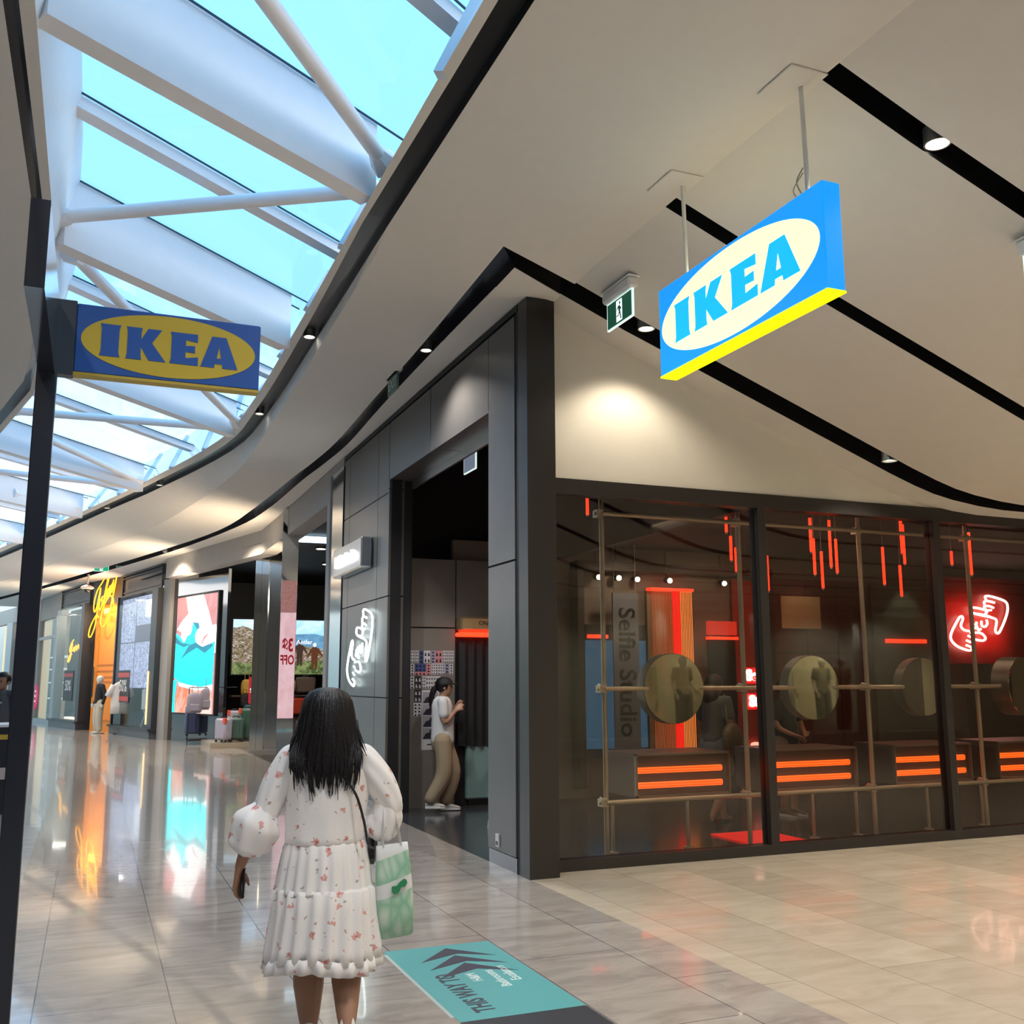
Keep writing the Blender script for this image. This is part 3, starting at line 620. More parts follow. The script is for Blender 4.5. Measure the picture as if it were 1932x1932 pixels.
for i,(x,z,w,h,k,r_,c_) in enumerate(cells):
    ro=0 if z>1.8 else (1 if z>1.6 else (2 if z>1.45 else 3)); key=(names[k],ro); cnt[key]=cnt.get(key,0)+1
    ordn=['','first','second','third','fourth','fifth','sixth'][cnt[key]]
    photo_strip(x+.02,z,w,h,inks[k],r_,c_,'small %s photo strip, %s %s one from left, %s of the poster grid'%(names[k],ordn,names[k],rowsn[ro]))
s=T('photo_strip','large tall photo strip with four dark portraits beside the girl','photo strip',(3.975,12.726,.72),0)
b=MB(); b.box(0,.24,0,.003,0,.76); P('paper',b,inks[0],s)
for j in range(4):
    b=MB(); z=.14+j*.152; b.box(.015,.225,-.001,0,z,z+.14); fr=P('frame_tone',b,mat('photo_grey',(.28,.28,.31),.5),s)
    b=MB(); b.prism([(.02,z),(.22,z),(.20,z+.05),(.17,z+.08),(.165,z+.12),(.14,z+.13),(.115,z+.115),(.11,z+.085),(.06,z+.07)],(0,-.002,0),(1,0,0),(0,0,1),.001); P('portrait',b,inks[1],fr)
b=MB(); b.box(.08,.15,-.001,0,.06,.075); P('caption_mark',b,inks[1],s)
t=T('booth_sign','brushed brass sign drum reading ON above a red light bar','sign',(4.78,12.60,2.18))
b=MB(); b.bbox(-.34,.5,-.06,.15,.06,.26,.03); P('drum',b,mat('brass_drum',(.55,.42,.24),.3,.7),t)
text('sign_text','ON AIR' if False else 'ON',.085,(-.02,-.065,.17),(1,0,0),(0,0,1),M_black,t)
b=MB(); b.bbox(-.345,.5,-.08,.15,-.005,.05,.015); P('light_bar',b,M_red,t)
t=T('booth_curtain','black curtain hanging below the booth sign in the doorway','curtain',(4.95,12.66,.76))
b=MB(); b.loft([[(x/40*1.0-.5,.02*math.sin(x*1.3)+(.0),z) for x in range(41)] for z in (0,1.40)],closed=False,cap=(False,False)); P('drape',b,M_blk,t,smooth=True)
t=T('teal_machine','pale teal kiosk machine with lit screen behind the curtain','kiosk',(4.9,12.69,0))
b=MB(); b.bbox(-.32,.4,0,.17,.08,1.5,.02); P('body',b,mat('teal_machine_body',(.20,.33,.33),.4),t)
b=MB(); b.box(.02,.18,-.006,0,.55,.80); P('screen',b,glow('kiosk_screen',(.4,.55,1),1.0),t)
b=MB(); b.box(-.28,.36,.02,.16,0,.08); P('base',b,M_black,t)
lamp('SPOT',(4.4,10.9,3.2),55,(.95,.9,.85),.1,64,.9,target=(4.2,12.7,1.2),name='doorway_lamp')
def exit_sign(name,lab,loc,rz,w=.36,h=.18,body=True,glyph='run',face=None,drop=.1):
    t=T(name,lab,'exit sign',loc,rz)
    if body:
        b=MB(); b.bbox(-w/2-.02,w/2+.02,-.05,.05,-.10,-.005,.018); P('housing',b,M_whitep,t)
        b=MB(); b.box(-w/2-.04,w/2+.04,-.06,.06,-.008,0); P('ceiling_plate',b,M_whitep,t)
    z1=-.10 if body else 0
    b=MB(); b.box(-w/2,w/2,-.009,.009,z1-h,z1); P('panel_edge',b,glow('exit_edge',(.8,1,.95),.9) if glyph!='text' else mat('exit_edge_unlit',(.10,.16,.14),.4),t)
    for s in (-1,1):
        b=MB(); b.box(-w/2+.012,w/2-.012,s*.0092-(.001 if s>0 else .001),s*.0092+.001,z1-h+.012,z1-.012); gg=P('green_face',b,face or glow('exit_green',(.01,.10,.06),.55),t)
        if glyph=='run':
            r=Vector((-s,0,0)) if s>0 else Vector((1,0,0)); 
            b=MB(); cx,cz_=0,z1-h/2; k=h*.8
            def pr(pts,mi): b.prism([(p[0]*k,p[1]*k) for p in pts],(cx,s*.0115,cz_),r,(0,0,1),.0006*1,mi)
            pr([(-.26,-.48),(.26,-.48),(.26,.48),(-.26,.48)],0)
            dp=P('doorway_mark',b,glow('exit_white',(.85,1,1),1.3),gg)
            b=MB()
            def pr2(pts): b.prism([(p[0]*k,p[1]*k) for p in pts],(cx,s*.0128,cz_),r,(0,0,1),.0006)
            pr2(ell(.07,.33,.07,.07,12)); pr2([(-.06,.22),(.08,.24),(.12,0),(.0,-.05),(-.06,.02)]); pr2([(0,0),(.10,-.02),(.20,-.42),(.13,-.44),(.04,-.18)]); pr2([(0,-.02),(.06,-.08),(-.06,-.24),(-.22,-.26),(-.22,-.20),(-.09,-.18)]); pr2([(-.05,.22),(-.02,.15),(-.14,.10),(-.18,.0),(-.22,.02),(-.18,.15)]); pr2([(.06,.22),(.10,.16),(.22,.04),(.18,.0),(.07,.08)])
            P('running_figure',b,glow('exit_dark_green',(.0,.06,.035),.4),gg)
        elif glyph=='text':
            text('exit_text','EXIT',h*.85,(0,s*.0112,z1-h/2),(-s,0,0),(0,0,1),mat('exit_text_pale',(.45,.60,.55),.5),gg,depth=.0006,bold=.002)
    return t
exit_sign('exit_sign','green running figure exit sign hanging beside the large lit sign',(3.92,7.10,cs(3.92)),-PI/2,.44,.24)
exit_sign('exit_sign','green exit sign cut off at the top right corner',(5.32,4.15,cs(5.32)-.02),-PI/2+.0,.40,.24)
exit_sign('exit_sign','small unlit EXIT sign hanging in the dark ceiling slot',(2.95,10.65,5.1),-PI/2,.40,.20,True,'text',mat('exit_unlit',(.06,.14,.12),.4))
exit_sign('exit_sign','white edged exit sign hanging inside the black doorway',(3.95,10.85,4.35),-PI/2,.40,.24,True,'none',glow('exit_greyblue',(.16,.19,.25),.9))
exit_sign('exit_sign','small green exit sign above the yellow script shop sign',(.08,33,5.12),0,.42,.2,False,'run',glow('exit_green2',(.0,.35,.15),1.0))
# ================================================================ IKEA SIGNS
def letters():
    I=[[(0,0),(1,0),(.93,.14),(.93,.86),(1,1),(0,1),(.07,.86),(.07,.14)]]
    K=[[(0,0),(.78,0),(.74,.14),(.74,.40),(1.15,0),(2.0,0),(1.28,.56),(1.75,1),(1.06,1),(.74,.64),(.74,.86),(.78,1),(0,1),(.06,.86),(.06,.14)]]
    E_=[[(0,0),(1.45,0),(1.45,.27),(.80,.21),(.80,.41),(1.28,.39),(1.28,.62),(.80,.60),(.80,.79),(1.40,.74),(1.40,1),(0,1),(.07,.86),(.07,.14)]]
    A=[[(0,0),(.72,0),(.74,.13),(1.12,.13),(1.15,0),(1.95,0),(1.30,1),(.55,1)],[(.83,.31),(1.07,.31),(.95,.68)]]
    return [(I,0,1),(K,1.28,2),(E_,3.47,1.45),(A,5.05,1.95)]
def prism_hole(mb,outer,hole,o,r,u,t):
    # keyhole polygon -> triangulated by bmesh
    bm=bmesh.new(); o=Vector(o); r=Vector(r); u=Vector(u); n=r.cross(u).normalized()*t
    es=[]
    for loop in (outer,hole):
        vs=[bm.verts.new(o+r*p[0]+u*p[1]+n) for p in loop]
        es+=[bm.edges.new((vs[i],vs[(i+1)%len(vs)])) for i in range(len(vs))]
    bmesh.ops.triangle_fill(bm,use_beauty=True,edges=es); bm.verts.index_update()
    mb.add([v.co[:] for v in bm.verts],[[v.index for v in f.verts] for f in bm.faces]); bm.free()
    k=len(outer)
    for i in range(k):
        a=outer[i]; b=outer[(i+1)%k]; A_=o+r*a[0]+u*a[1]; B_=o+r*b[0]+u*b[1]; mb.quad(A_,B_,B_+n,A_+n)
def ikea_face(parent,o,r,u,w,h,m_oval,m_let,t=.003,lh=.42,lw=.76):
    """o is the centre of the face"""
    b=MB(); b.prism(ell(0,0,w*.478,h*.455,72),o,r,u,t); P('oval',b,m_oval,parent)
    sc=h*lh; tw=w*lw; n=Vector(r).cross(Vector(u)).normalized()
    for (pl,x,wd),nm in zip(letters(),'IKEA'):
        b=MB(); k=tw/7.0
        tr=lambda p:((p[0]+x)*k-tw/2,(p[1]-.5)*sc)
        if len(pl)==1: b.prism([tr(p) for p in pl[0]],Vector(o)+n*t,r,u,t)
        else: prism_hole(b,[tr(p) for p in pl[0]],[tr(p) for p in pl[1]],Vector(o)+n*t,r,u,t)
        P('letter',b,m_let,parent)
sx,y0,y1,z0,z1=3.57,4.15,5.91,3.69,4.335
t=T('hanging_lightbox_sign','large glowing blue and yellow IKEA box sign hung on two white rods','sign',(sx,(y0+y1)/2,z0))
hy=(y1-y0)/2; hh=z1-z0
b=MB(); b.bbox(.004,.13,-hy,hy,.012,hh,.006); P('blue_casing',b,glow('sign_blue',(.0,.29,1.0),1.05),t)
b=MB(); b.box(.03,.10,-hy+.1,hy-.1,hh,hh+.006); P('added_top_glow',b,glow('top_fill_glow',(1,.93,.50),5),t)  # added glowing strip, out of sight, tints the ceiling yellow
b=MB(); b.box(.002,.132,-hy,hy,0,.012); P('yellow_base',b,glow('sign_yellow',(1,1,.0),1.15),t)
ikea_face(t,(.004,0,hh/2+.005),(0,-1,0),(0,0,1),hy*2,hh,glow('sign_oval',(1,.96,.55),1.15),glow('sign_letter_blue',(.0,.46,1.0),1.1))
ikea_face(t,(.13,0,hh/2+.005),(0,1,0),(0,0,1),hy*2,hh,glow('sign_oval',(1,.96,.55),1.15),glow('sign_letter_blue',(.0,.46,1.0),1.1))
for yy_ in (4.31,5.59):
    b=MB(); b.cyl((.04,yy_-(y0+y1)/2,hh),(.03,yy_-(y0+y1)/2,5-z0),.014,12); P('rod',b,M_whitep,t,auto=True)
    b=MB(); b.bbox(-.16,.10,yy_-(y0+y1)/2-.16,yy_-(y0+y1)/2+.16,4.988-z0,5.0-z0,.005); P('ceiling_plate',b,M_ceil,t)
b=MB(); b.tube(catmull([(.05,4.36-5.03,hh),(.03,4.39-5.03,hh+.10),(.04,4.34-5.03,hh+.17)],5),.004,6); b.tube(catmull([(.05,4.40-5.03,hh),(.02,4.41-5.03,hh+.06),(.04,4.34-5.03,hh+.14)],5),.004,6); P('cable',b,mat('sign_cable',(.25,.24,.22),.5),t)
# left black portal with blade sign
t=T('black_portal_post','glossy black portal post and header at the left edge','shop portal',(-.25,4.53,0))
b=MB(); b.bbox(-.04,.04,-.03,.03,0,3.21,.004); P('post',b,M_dark2,t)
b=MB(); b.box(-.032,.03,-1.03,-.03,2.88,3.19); P('header',b,mat('portal_gloss',(.012,.014,.022),.10,coat=1),t)
t=T('blade_sign','unlit blue and yellow IKEA blade sign fixed to black post','sign',(.235,4.53,2.885))
b=MB(); b.bbox(-.385,.385,-.03,.03,.012,.315,.004); P('blue_casing',b,mat('blade_blue',(.012,.075,.32),.45),t)
b=MB(); b.box(-.385,.385,-.03,.03,0,.012); P('yellow_base',b,mat('blade_yellow',(.45,.32,.03),.5),t)
ikea_face(t,(.0,-.03,.165),(1,0,0),(0,0,1),.76,.305,mat('blade_oval',(.50,.36,.02),.5),mat('blade_letter',(.012,.075,.32),.45),.002,.47,.76)
ikea_face(t,(.0,.03,.165),(-1,0,0),(0,0,1),.76,.305,mat('blade_oval',(.50,.36,.02),.5),mat('blade_letter',(.012,.075,.32),.45),.002,.47,.76)
b=MB(); b.bbox(-.465,-.385,-.032,.032,-.005,.325,.004); P('bracket',b,mat('bracket_black',(.03,.035,.045),.4),t)
# ================================================================ FLOOR DECAL
t=T('floor_decal','teal and black wayfinding sticker on the floor reading THIS WAY TO','floor sticker',(2.05,5.3,0))
b=MB(); b.box(-.335,.33,-.48,.89,.0,.0016); P('teal_sheet',b,mat('decal_teal',(.10,.36,.38),.35),t)
b=MB(); b.box(-.335,.33,-1.15,-.48,.0,.0016); P('black_sheet',b,mat('decal_black',(.03,.035,.045),.4),t)
b=MB(); b.box(-.355,-.335,-.40,.82,.0,.001); P('clear_edge',b,mat('decal_edge',(.42,.50,.50),.3),t)
b=MB()
for k in range(3):
    dy=.70-k*.17
    b.prism([(-.20,dy-.13),(.055,dy-.02),(.26,dy-.14),(.03,dy+.12)],(0,0,.0016),(1,0,0),(0,1,0),.0008)
P('arrows',b,mat('decal_ink',(.035,.035,.06),.5),t)
rr_=(-.0,-1,0)
text('way_text','THIS WAY TO',.15,(-.155,-.04,.0018),(0,1,0),(-1,0,0),mat('decal_ink',(.035,.035,.06),.5),t,depth=.0006,bold=.004,shear=0,sx=.72)
for tx,x,yc in (('H&M',-.015,.19),('Bathrooms',.095,.13),('Escalators',.185,.20)):
    text('way_text',tx,.085,(x,yc,.0018),(0,1,0),(-1,0,0),mat('decal_white',(.75,.8,.8),.5),t,depth=.0006,sx=.85)
# ================================================================ DOWNLIGHTS
def downlight(x,y,z,lab,r=.06,s=10,col=(1,.95,.82)):
    t=T('downlight',lab,'downlight',(x,y,z),0,'downlights in the black ceiling slots')
    n=20
    b=MB(); b.loft([[(q*math.cos(2*PI*i/n),q*math.sin(2*PI*i/n),h) for i in range(n)] for q,h in ((r*1.05,.09),(r*1.05,-.012),(r*.9,-.012),(r*.8,.03))],cap=(True,False)); P('bezel',b,M_silver,t,auto=True)
    b=MB(); b.cyl((0,0,.012),(0,0,.022),r*.8,16); P('lamp_face',b,glow('downlight_face',col,s),t)
    return t
dl=[(4.43,4.13,'bright downlight in the ceiling slot at the upper right'),(4.43,7.55,'downlight in the slot just left of the large lit sign'),(7.14,7.55,'downlight in the lower slot over the studio window')]
for x,y,l in dl: downlight(x,y,cs(x)+.03,l,.075)
for x,y,z,l in ((3.02,9.65,4.975,'round white downlight in the slot above the dark facade'),(1.87,10.0,5.085,'small downlight in the skylight edge slot beside the blade sign'),(1.90,13.6,5.17,'small downlight in the skylight edge slot below the blade sign'),(.97,19.8,5.24,'small downlight farther along the curved skylight slot'),(.09,22.9,5.24,'tiny downlight near the left end of the curved slot'),(1.6,28.0,4.97,'tiny white downlight over the luggage shop screen')): downlight(x,y,z+.03,l,.06,12)
# ================================================================ OPPOSITE SHOP (seen in mirrors and glass)
t=T('opposite_shop_window','pale lit shop window across the hall, seen in the round mirrors','shop window',(12.5,-3.2,0))
b=MB(); b.box(-8,8,-1.3,-1.2,0,3.3); P('back_wall',b,mat('opposite_wall',(.62,.62,.50),.7),t)
b=MB(); b.box(-8,8,-1.3,.1,3.2,3.34); P('head',b,mat('opposite_head',(.5,.5,.45),.6),t)
b=MB(); b.box(-8,8,-.5,.1,0,.35); P('plinth',b,mat('opposite_plinth',(.55,.55,.46),.6),t)
for x in (-8,-4.4,-.9,1.6,4.6,8):
    b=MB(); b.box(x-.09,x+.09,-.12,.1,.35,3.2); P('mullion',b,mat('opposite_head',(.5,.5,.45),.6),t)
for x in (6,8.8,11.4,14,16.6,18.6): lamp('SPOT',(x,-3.0,3.15),110,(1,.97,.80),.05,110,.7,target=(x,-4.3,1.4))
b=MB(); b.box(3.6,20,-3.3,-3.2,3.34,5); S('wall_opposite',b,mat('opposite_wall_paint',(.35,.33,.29),.7))
# ================================================================ FIGURES
def capsule_mesh(name,chains,balls,mt,parent,voxel=.009,smooth=6,fac=.6,label=None,flat=None):
    """tapered limbs fused into one continuous surface"""
    b=MB()
    for pts,rs in chains:
        if len(pts)>2: 
            q=[]; r2=[]; cm=catmull(pts,4)
            for i,p in enumerate(cm):
                k=min(i/4,len(pts)-1); a=int(k); f=k-a; r2.append(rs[a]*(1-f)+rs[min(a+1,len(rs)-1)]*f); q.append(p)
            b.tube(q,r2,12)
        else: b.tube(pts,list(rs),12)
        b.ball(pts[0],rs[0],6); b.ball(pts[-1],rs[-1],6)
    for c,r,sc in balls: b.ball(c,r,10,0,sc)
    o=P(name,b,mt,parent,smooth=True,label=label)
    m=o.modifiers.new('fuse','REMESH'); m.mode='VOXEL'; m.voxel_size=voxel; m.use_smooth_shade=True
    if smooth:
        m=o.modifiers.new('soft','SMOOTH'); m.factor=fac; m.iterations=smooth
    return o
V=Vector
def hand_chains(w,d,side,curl=.5,k=1.0,thumb=None,palm_n=None):
    """wrist w, direction d (unit), side vector across palm (towards thumb), returns chains for palm, 4 fingers, thumb"""
    w=V(w); d=V(d).normalized(); s=V(side); s=(s-d*s.dot(d)).normalized(); n=V(palm_n) if palm_n else d.cross(s); n.normalize()
    ch=[]
    for i,(o,L) in enumerate(((.030,.062),(.010,.070),(-.011,.065),(-.030,.050))):
        L*=k; o*=k; b0=w+s*o*.6; kn=w+d*.082*k+s*o
        a=b0; p=[a,kn]; dd=d.copy(); pos=kn
        for j in range(3):
            ang=curl*(.35+.35*j); dd2=(dd*math.cos(ang)+n*math.sin(ang)).normalized(); pos=pos+dd2*L*(.45,.31,.24)[j]; p.append(pos); dd=dd2
        ch.append((p,[.014*k,.0115*k,.0092*k,.0082*k,.0066*k]))
    t0=w+d*.02*k+s*.018*k; t1=w+d*.045*k+s*.043*k+n*.010*k; t2=t1+(d*.8+s*.35+n*.3).normalized()*.032*k; t3=t2+(d*.9+n*.35).normalized()*.026*k
    ch.append(([t0,t1,t2,t3],[.014*k,.0125*k,.0100*k,.0080*k]))
    return ch
def head_parts(parent,c,r,yawd,skin,hair,long=0,cap=False,bun=False,face=True,pitch=0):
    """face details at head centre c; yaw measured like heading of face (0 = +y)"""
    f=V((math.sin(yawd),math.cos(yawd),0)); rt=V((math.cos(yawd),-math.sin(yawd),0)); up=V((0,0,1)); c=V(c)
    if face:
        for s,nm in ((-1,'eye'),(1,'eye')):
            b=MB(); b.ball(c+f*r*.90+rt*s*r*.36+up*r*.02,r*.12,6,0,(1,1,.8)); P(nm,b,mat('eye_dark',(.03,.02,.02),.2),parent,smooth=True)
        b=MB(); b.ball(c+f*r*.93-up*r*.56,r*.16,6,0,(1.3,1.3,.45)); P('mouth',b,mat('lip',(.35,.10,.08),.5),parent,smooth=True)
def head_balls(c,r,yawd):
    f=V((math.sin(yawd),math.cos(yawd),0)); rt=V((math.cos(yawd),-math.sin(yawd),0)); up=V((0,0,1)); c=V(c)
    return [(c+up*r*.25,r*1.0,(1,1.06,1.05)),(c-up*r*.35+f*r*.18,r*.78,(1,1,1.15)),(c+f*r*1.0-up*r*.14,r*.16,(1,1.2,1.2)),(c+f*r*.55-up*r*.92,r*.32,(1,1,.8)),
            (c+rt*r*.98-up*r*.1,r*.2,(.5,1,1.4)),(c-rt*r*.98-up*r*.1,r*.2,(.5,1,1.4))]
# ---------------- woman in the floral dress
WX,WY=1.03,4.766
wo=T('person','person with long black hair in floral white dress walking away','person',(WX,WY,0),math.radians(-12.7))
# local frame: x right, y away from camera, z up
HY=-.02
ch=[([(0,0,.93),(0,.0,1.10),(0,-.01,1.23)],[.135,.120,.110]),
    ([(-.13,-.01,1.255),(.15,-.01,1.255)],[.052,.052]),
    ([(0,-.01,1.25),(0,.0,1.36)],[.055,.048]),
    # legs: left planted ahead, right heel raised behind
    ([(-.055,.02,.90),(-.062,.04,.62),(-.060,.07,.42),(-.053,.06,.25),(-.047,.08,.07)],[.10,.092,.072,.070,.040]),
    ([(-.047,.08,.05),(-.055,.19,.03)],[.034,.028]),
    ([(.075,.0,.90),(.10,.0,.62),(.108,.02,.44),(.115,-.05,.28),(.120,-.16,.13)],[.10,.092,.070,.066,.037]),
    ([(.120,-.16,.12),(.115,-.04,.035)],[.034,.028]),
    # left arm
    ([(-.175,-.01,1.245),(-.255,-.04,1.02),(-.34,-.02,.86)],[.048,.042,.034]),
    ([(-.34,-.02,.86),(-.372,.02,.775)],[.034,.024]),
    # right arm bent forward holding the bag on the forearm
    ([(.19,-.01,1.245),(.300,.0,1.03)],[.048,.042]),([(.300,.0,1.03),(.29,.20,1.0)],[.040,.026])]
ch+=hand_chains((-.372,.02,.775),(-.10,.12,-1),(.3,1,0),.35,1.0,palm_n=(1,-.1,0))
ch+=hand_chains((.29,.20,1.0),(-.15,1,-.05),(-.3,0,1),.8,1.0,palm_n=(-1,0,0))
body=capsule_mesh('body',ch,head_balls((.0,.0,1.437),.093,0)+[((-.052,.02,.90),.11,(1,1,1)),((.07,.02,.90),.11,(1,1,1))],M_skin,wo,.007,5)
head_parts(wo,(.0,.0,1.437),.093,0,M_skin,M_hair)
# dress material: sheer white with small painted flowers
def floral():
    m=D.materials.new('floral_chiffon'); m.use_nodes=True; nt=m.node_tree; N=nt.nodes.new; L=nt.links.new; b=nt.nodes['Principled BSDF']
    tc=N('ShaderNodeTexCoord')
    nz=N('ShaderNodeTexNoise'); nz.inputs['Scale'].default_value=55; L(tc.outputs['Object'],nz.inputs['Vector'])
    mxv=N('ShaderNodeMix'); mxv.data_type='VECTOR'; mxv.inputs[0].default_value=.045; L(tc.outputs['Object'],mxv.inputs[4]); L(nz.outputs['Color'],mxv.inputs[5])
    def spots(scale,thr,off,rand=1):
        mp=N('ShaderNodeMapping'); mp.inputs[1].default_value=off; L(mxv.outputs[1],mp.inputs[0])
        v=N('ShaderNodeTexVoronoi'); v.inputs['Scale'].default_value=scale; L(mp.outputs[0],v.inputs['Vector'])
        lt=N('ShaderNodeMath'); lt.operation='LESS_THAN'; lt.inputs[1].default_value=thr; L(v.outputs['Distance'],lt.inputs[0])
        sr=N('ShaderNodeSeparateColor'); L(v.outputs['Color'],sr.inputs[0])
        g=N('ShaderNodeMath'); g.operation='GREATER_THAN'; g.inputs[1].default_value=rand; L(sr.outputs[0],g.inputs[0])
        mu=N('ShaderNodeMath'); mu.operation='MULTIPLY'; L(lt.outputs[0],mu.inputs[0]); L(g.outputs[0],mu.inputs[1]); return mu,v,sr
    s1,v1,c1=spots(15,.23,(0,0,0),.38); s2,_,_=spots(24,.17,(3,1,2),.58); s3,_,_=spots(15,.09,(0,0,0),.38)
    prev=None
    base=(.88,.83,.80,1)
    cur=None
    for msk,col in ((s2,(.33,.26,.20,1)),(s1,(.72,.27,.22,1)),(s3,(.45,.06,.05,1))):
        mx=N('ShaderNodeMix'); mx.data_type='RGBA'
        if cur is None: mx.inputs[6].default_value=base
        else: L(cur.outputs[2],mx.inputs[6])
        mx.inputs[7].default_value=col; 
        k=N('ShaderNodeMath'); k.operation='MULTIPLY'; k.inputs[1].default_value=.8; L(msk.outputs[0],k.inputs[0]); L(k.outputs[0],mx.inputs[0]); cur=mx
    L(cur.outputs[2],b.inputs['Base Color']); b.inputs['Roughness'].default_value=.7
    b.inputs['Subsurface Weight'].default_value=.0; b.inputs['Sheen Weight'].default_value=.3
    return m
M_fl=floral()
def ringf(cx,cy,z,a,b_,n=96,pl=0,amp=0,ph=0,zf=None):
    out=[]
    for i in range(n):
        th=2*PI*i/n; k=1+amp*math.sin(pl*th+ph)+amp*.5*math.sin(pl*.43*th+ph*2+1.3)
        out.append((cx+a*k*math.cos(th),cy+b_*k*math.sin(th),z+(zf(th) if zf else 0)))
    return out
def cloth(name,rings,parent,m=None,th=.002,cap=(False,False),label=None):
    b=MB(); b.loft(rings,cap=cap); o=P(name,b,m or M_fl,parent,smooth=True,label=label); md=o.modifiers.new('thick','SOLIDIFY'); md.thickness=th; return o
bod=[]
for z,a,bb,cx in ((1.315,.075,.062,.0),(1.300,.115,.075,.005),(1.275,.165,.092,.008),(1.235,.198,.112,.008),(1.17,.196,.128,.008),(1.08,.190,.138,.008),(1.0,.183,.136,.004),(.93,.176,.132,.0),(.905,.180,.136,.0),(.885,.178,.134,.0),(.875,.170,.128,.0)):
    bod.append(ringf(cx,-.01,z,a,bb,96,9,.008 if z>.95 else .02,z*9))
cloth('dress_bodice',bod,wo)
sk=[]
for z,a,bb,am in ((.895,.168,.125,.012),(.86,.182,.142,.03),(.80,.195,.158,.03),(.74,.205,.165,.035),(.685,.212,.172,.04),(.672,.216,.176,.05)):
    sk.append(ringf(.005,-.005,z,a,bb,144,23,am,1))
cloth('upper_skirt_tier',sk,wo)
sk=[]
for z,a,bb,am,ph in ((.690,.209,.168,.03,0),(.675,.222,.182,.05,.2),(.60,.228,.190,.045,.5),(.52,.236,.197,.05,.8),(.44,.246,.205,.055,1.0),(.385,.252,.210,.05,1.1)):
    sk.append(ringf(.01,-.01,z,a,bb,168,21,am,ph,lambda th,z=z:(.012*math.sin(3*th+1) if z<.5 else 0)))
cloth('lower_skirt_tier',sk,wo)
sk=[]
for z,a,bb,am in ((.405,.246,.206,.03),(.385,.258,.217,.035),(.345,.262,.219,.045)):
    sk.append(ringf(.01,-.01,z,a,bb,192,23,am,1.1,lambda th:(.014*math.sin(3*th+1)+.002*math.sin(17*th))))
cloth('hem_ruffle',sk,wo)
def sleeve(name,path,rs,wr=.05):
    pts=catmull(path,10); b=MB(); k=len(pts); rings=[]; prev=None; n=40
    for i,p in enumerate(pts):
        q=min(i/10,len(rs)-1); a=int(q); f=q-a; r=rs[a]*(1-f)+rs[min(a+1,len(rs)-1)]*f
        t_=(pts[min(i+1,k-1)]-pts[max(i-1,0)]).normalized()
        s=V((0,1,0)) if prev is None else prev; s=(s-t_*s.dot(t_)).normalized(); prev=s; c=t_.cross(s); a3=min(a+1,len(rs)-1); h_=f*f*(3-2*f); r=rs[a]*(1-h_)+rs[a3]*h_
        rings.append([p+(s*math.cos(2*PI*j/n)+c*math.sin(2*PI*j/n))*r*(1+wr*math.sin(7*2*PI*j/n+i*.17)) for j in range(n)])
    o=P(name,b.loft(rings,cap=(False,False)),M_fl,wo,smooth=True); md=o.modifiers.new('thick','SOLIDIFY'); md.thickness=.002
sleeve('left_sleeve',[(-.085,-.01,1.283),(-.150,-.01,1.242),(-.215,-.02,1.14),(-.262,-.03,1.02),(-.285,-.03,.99)],[.030,.072,.070,.060,.055])
sleeve('left_balloon_cuff',[(-.262,-.03,1.035),(-.30,-.03,.96),(-.335,-.02,.88),(-.352,-.01,.838)],[.056,.108,.095,.040],.07)
sleeve('right_sleeve',[(.095,-.01,1.283),(.160,-.01,1.242),(.238,-.01,1.15),(.292,.0,1.05),(.295,.02,1.0)],[.030,.072,.070,.062,.056])
sleeve('right_balloon_cuff',[(.285,.0,1.06),(.275,.02,.98),(.250,.03,.92),(.235,.04,.885)],[.058,.080,.082,.042],.07)
# hair
hb=MB()
rings=[]
for z,a,bb,cy in ((1.572,.02,.02,0),(1.566,.052,.055,0),(1.548,.083,.088,-.0),(1.51,.106,.112,-.005),(1.46,.117,.122,-.010),(1.40,.126,.126,-.018),(1.34,.136,.118,-.030),(1.29,.140,.100,-.048),(1.25,.120,.070,-.080),(1.21,.07,.03,-.12)):
    rings.append([( a*(1+.015*math.sin(11*t_)+.010*math.sin(23*t_))*math.cos(t_), cy+(bb if math.sin(t_)<0 else bb*.55)*(1+.02*math.sin(17*t_))*math.sin(t_), z) for t_ in [2*PI*i/80 for i in range(80)]])
hb.loft(list(reversed(rings)),cap=(True,True))
rnd=random.Random(11)
def env(z):
    zs=[1.08,1.14,1.19,1.24,1.29,1.34,1.40,1.46,1.51,1.548,1.566]; A=[.150,.168,.178,.178,.168,.148,.130,.118,.106,.083,.05]; B=[.16,.160,.160,.158,.156,.152,.145,.132,.117,.09,.055]
    return interp(z,zs,A),interp(z,zs,B)
for i in range(300):
    th=rnd.random()*1.04-.02; u=math.cos(PI*th); zt=1.555-rnd.random()*.10
    cl=round(u*4.5)/4.5; ze=1.06+rnd.random()*.10+(.08 if abs(u)>.85 else 0)+.07*abs(math.sin(cl*9+1))
    w=rnd.uniform(-.010,.010)+.012*math.sin(cl*7); ph=rnd.uniform(0,6); dr=rnd.uniform(-.014,.014)
    pts=[]
    for j in range(10):
        f=j/9; z=zt-(zt-ze)*f; a,bq=env(z); uu=(u*(1-f**3*.95)+cl*f**3*.95)*(1-.12*f); 
        x=a*1.01*uu+w*math.sin(3*f+ph)*f+dr*f*f; y=-bq*1.0*math.sqrt(max(0,1-uu*uu))-.004+(.02*abs(u))
        if z<1.30: y=min(y,-.11-.05*min(1,(1.30-z)/.08)*(1-abs(uu)*.45))
        pts.append((x,y,z))
    r0=rnd.uniform(.005,.009); hb.tube(pts,[r0*.6,r0,r0*1.1,r0*1.1,r0,r0,r0*.85,r0*.65,r0*.4,.0012],6)
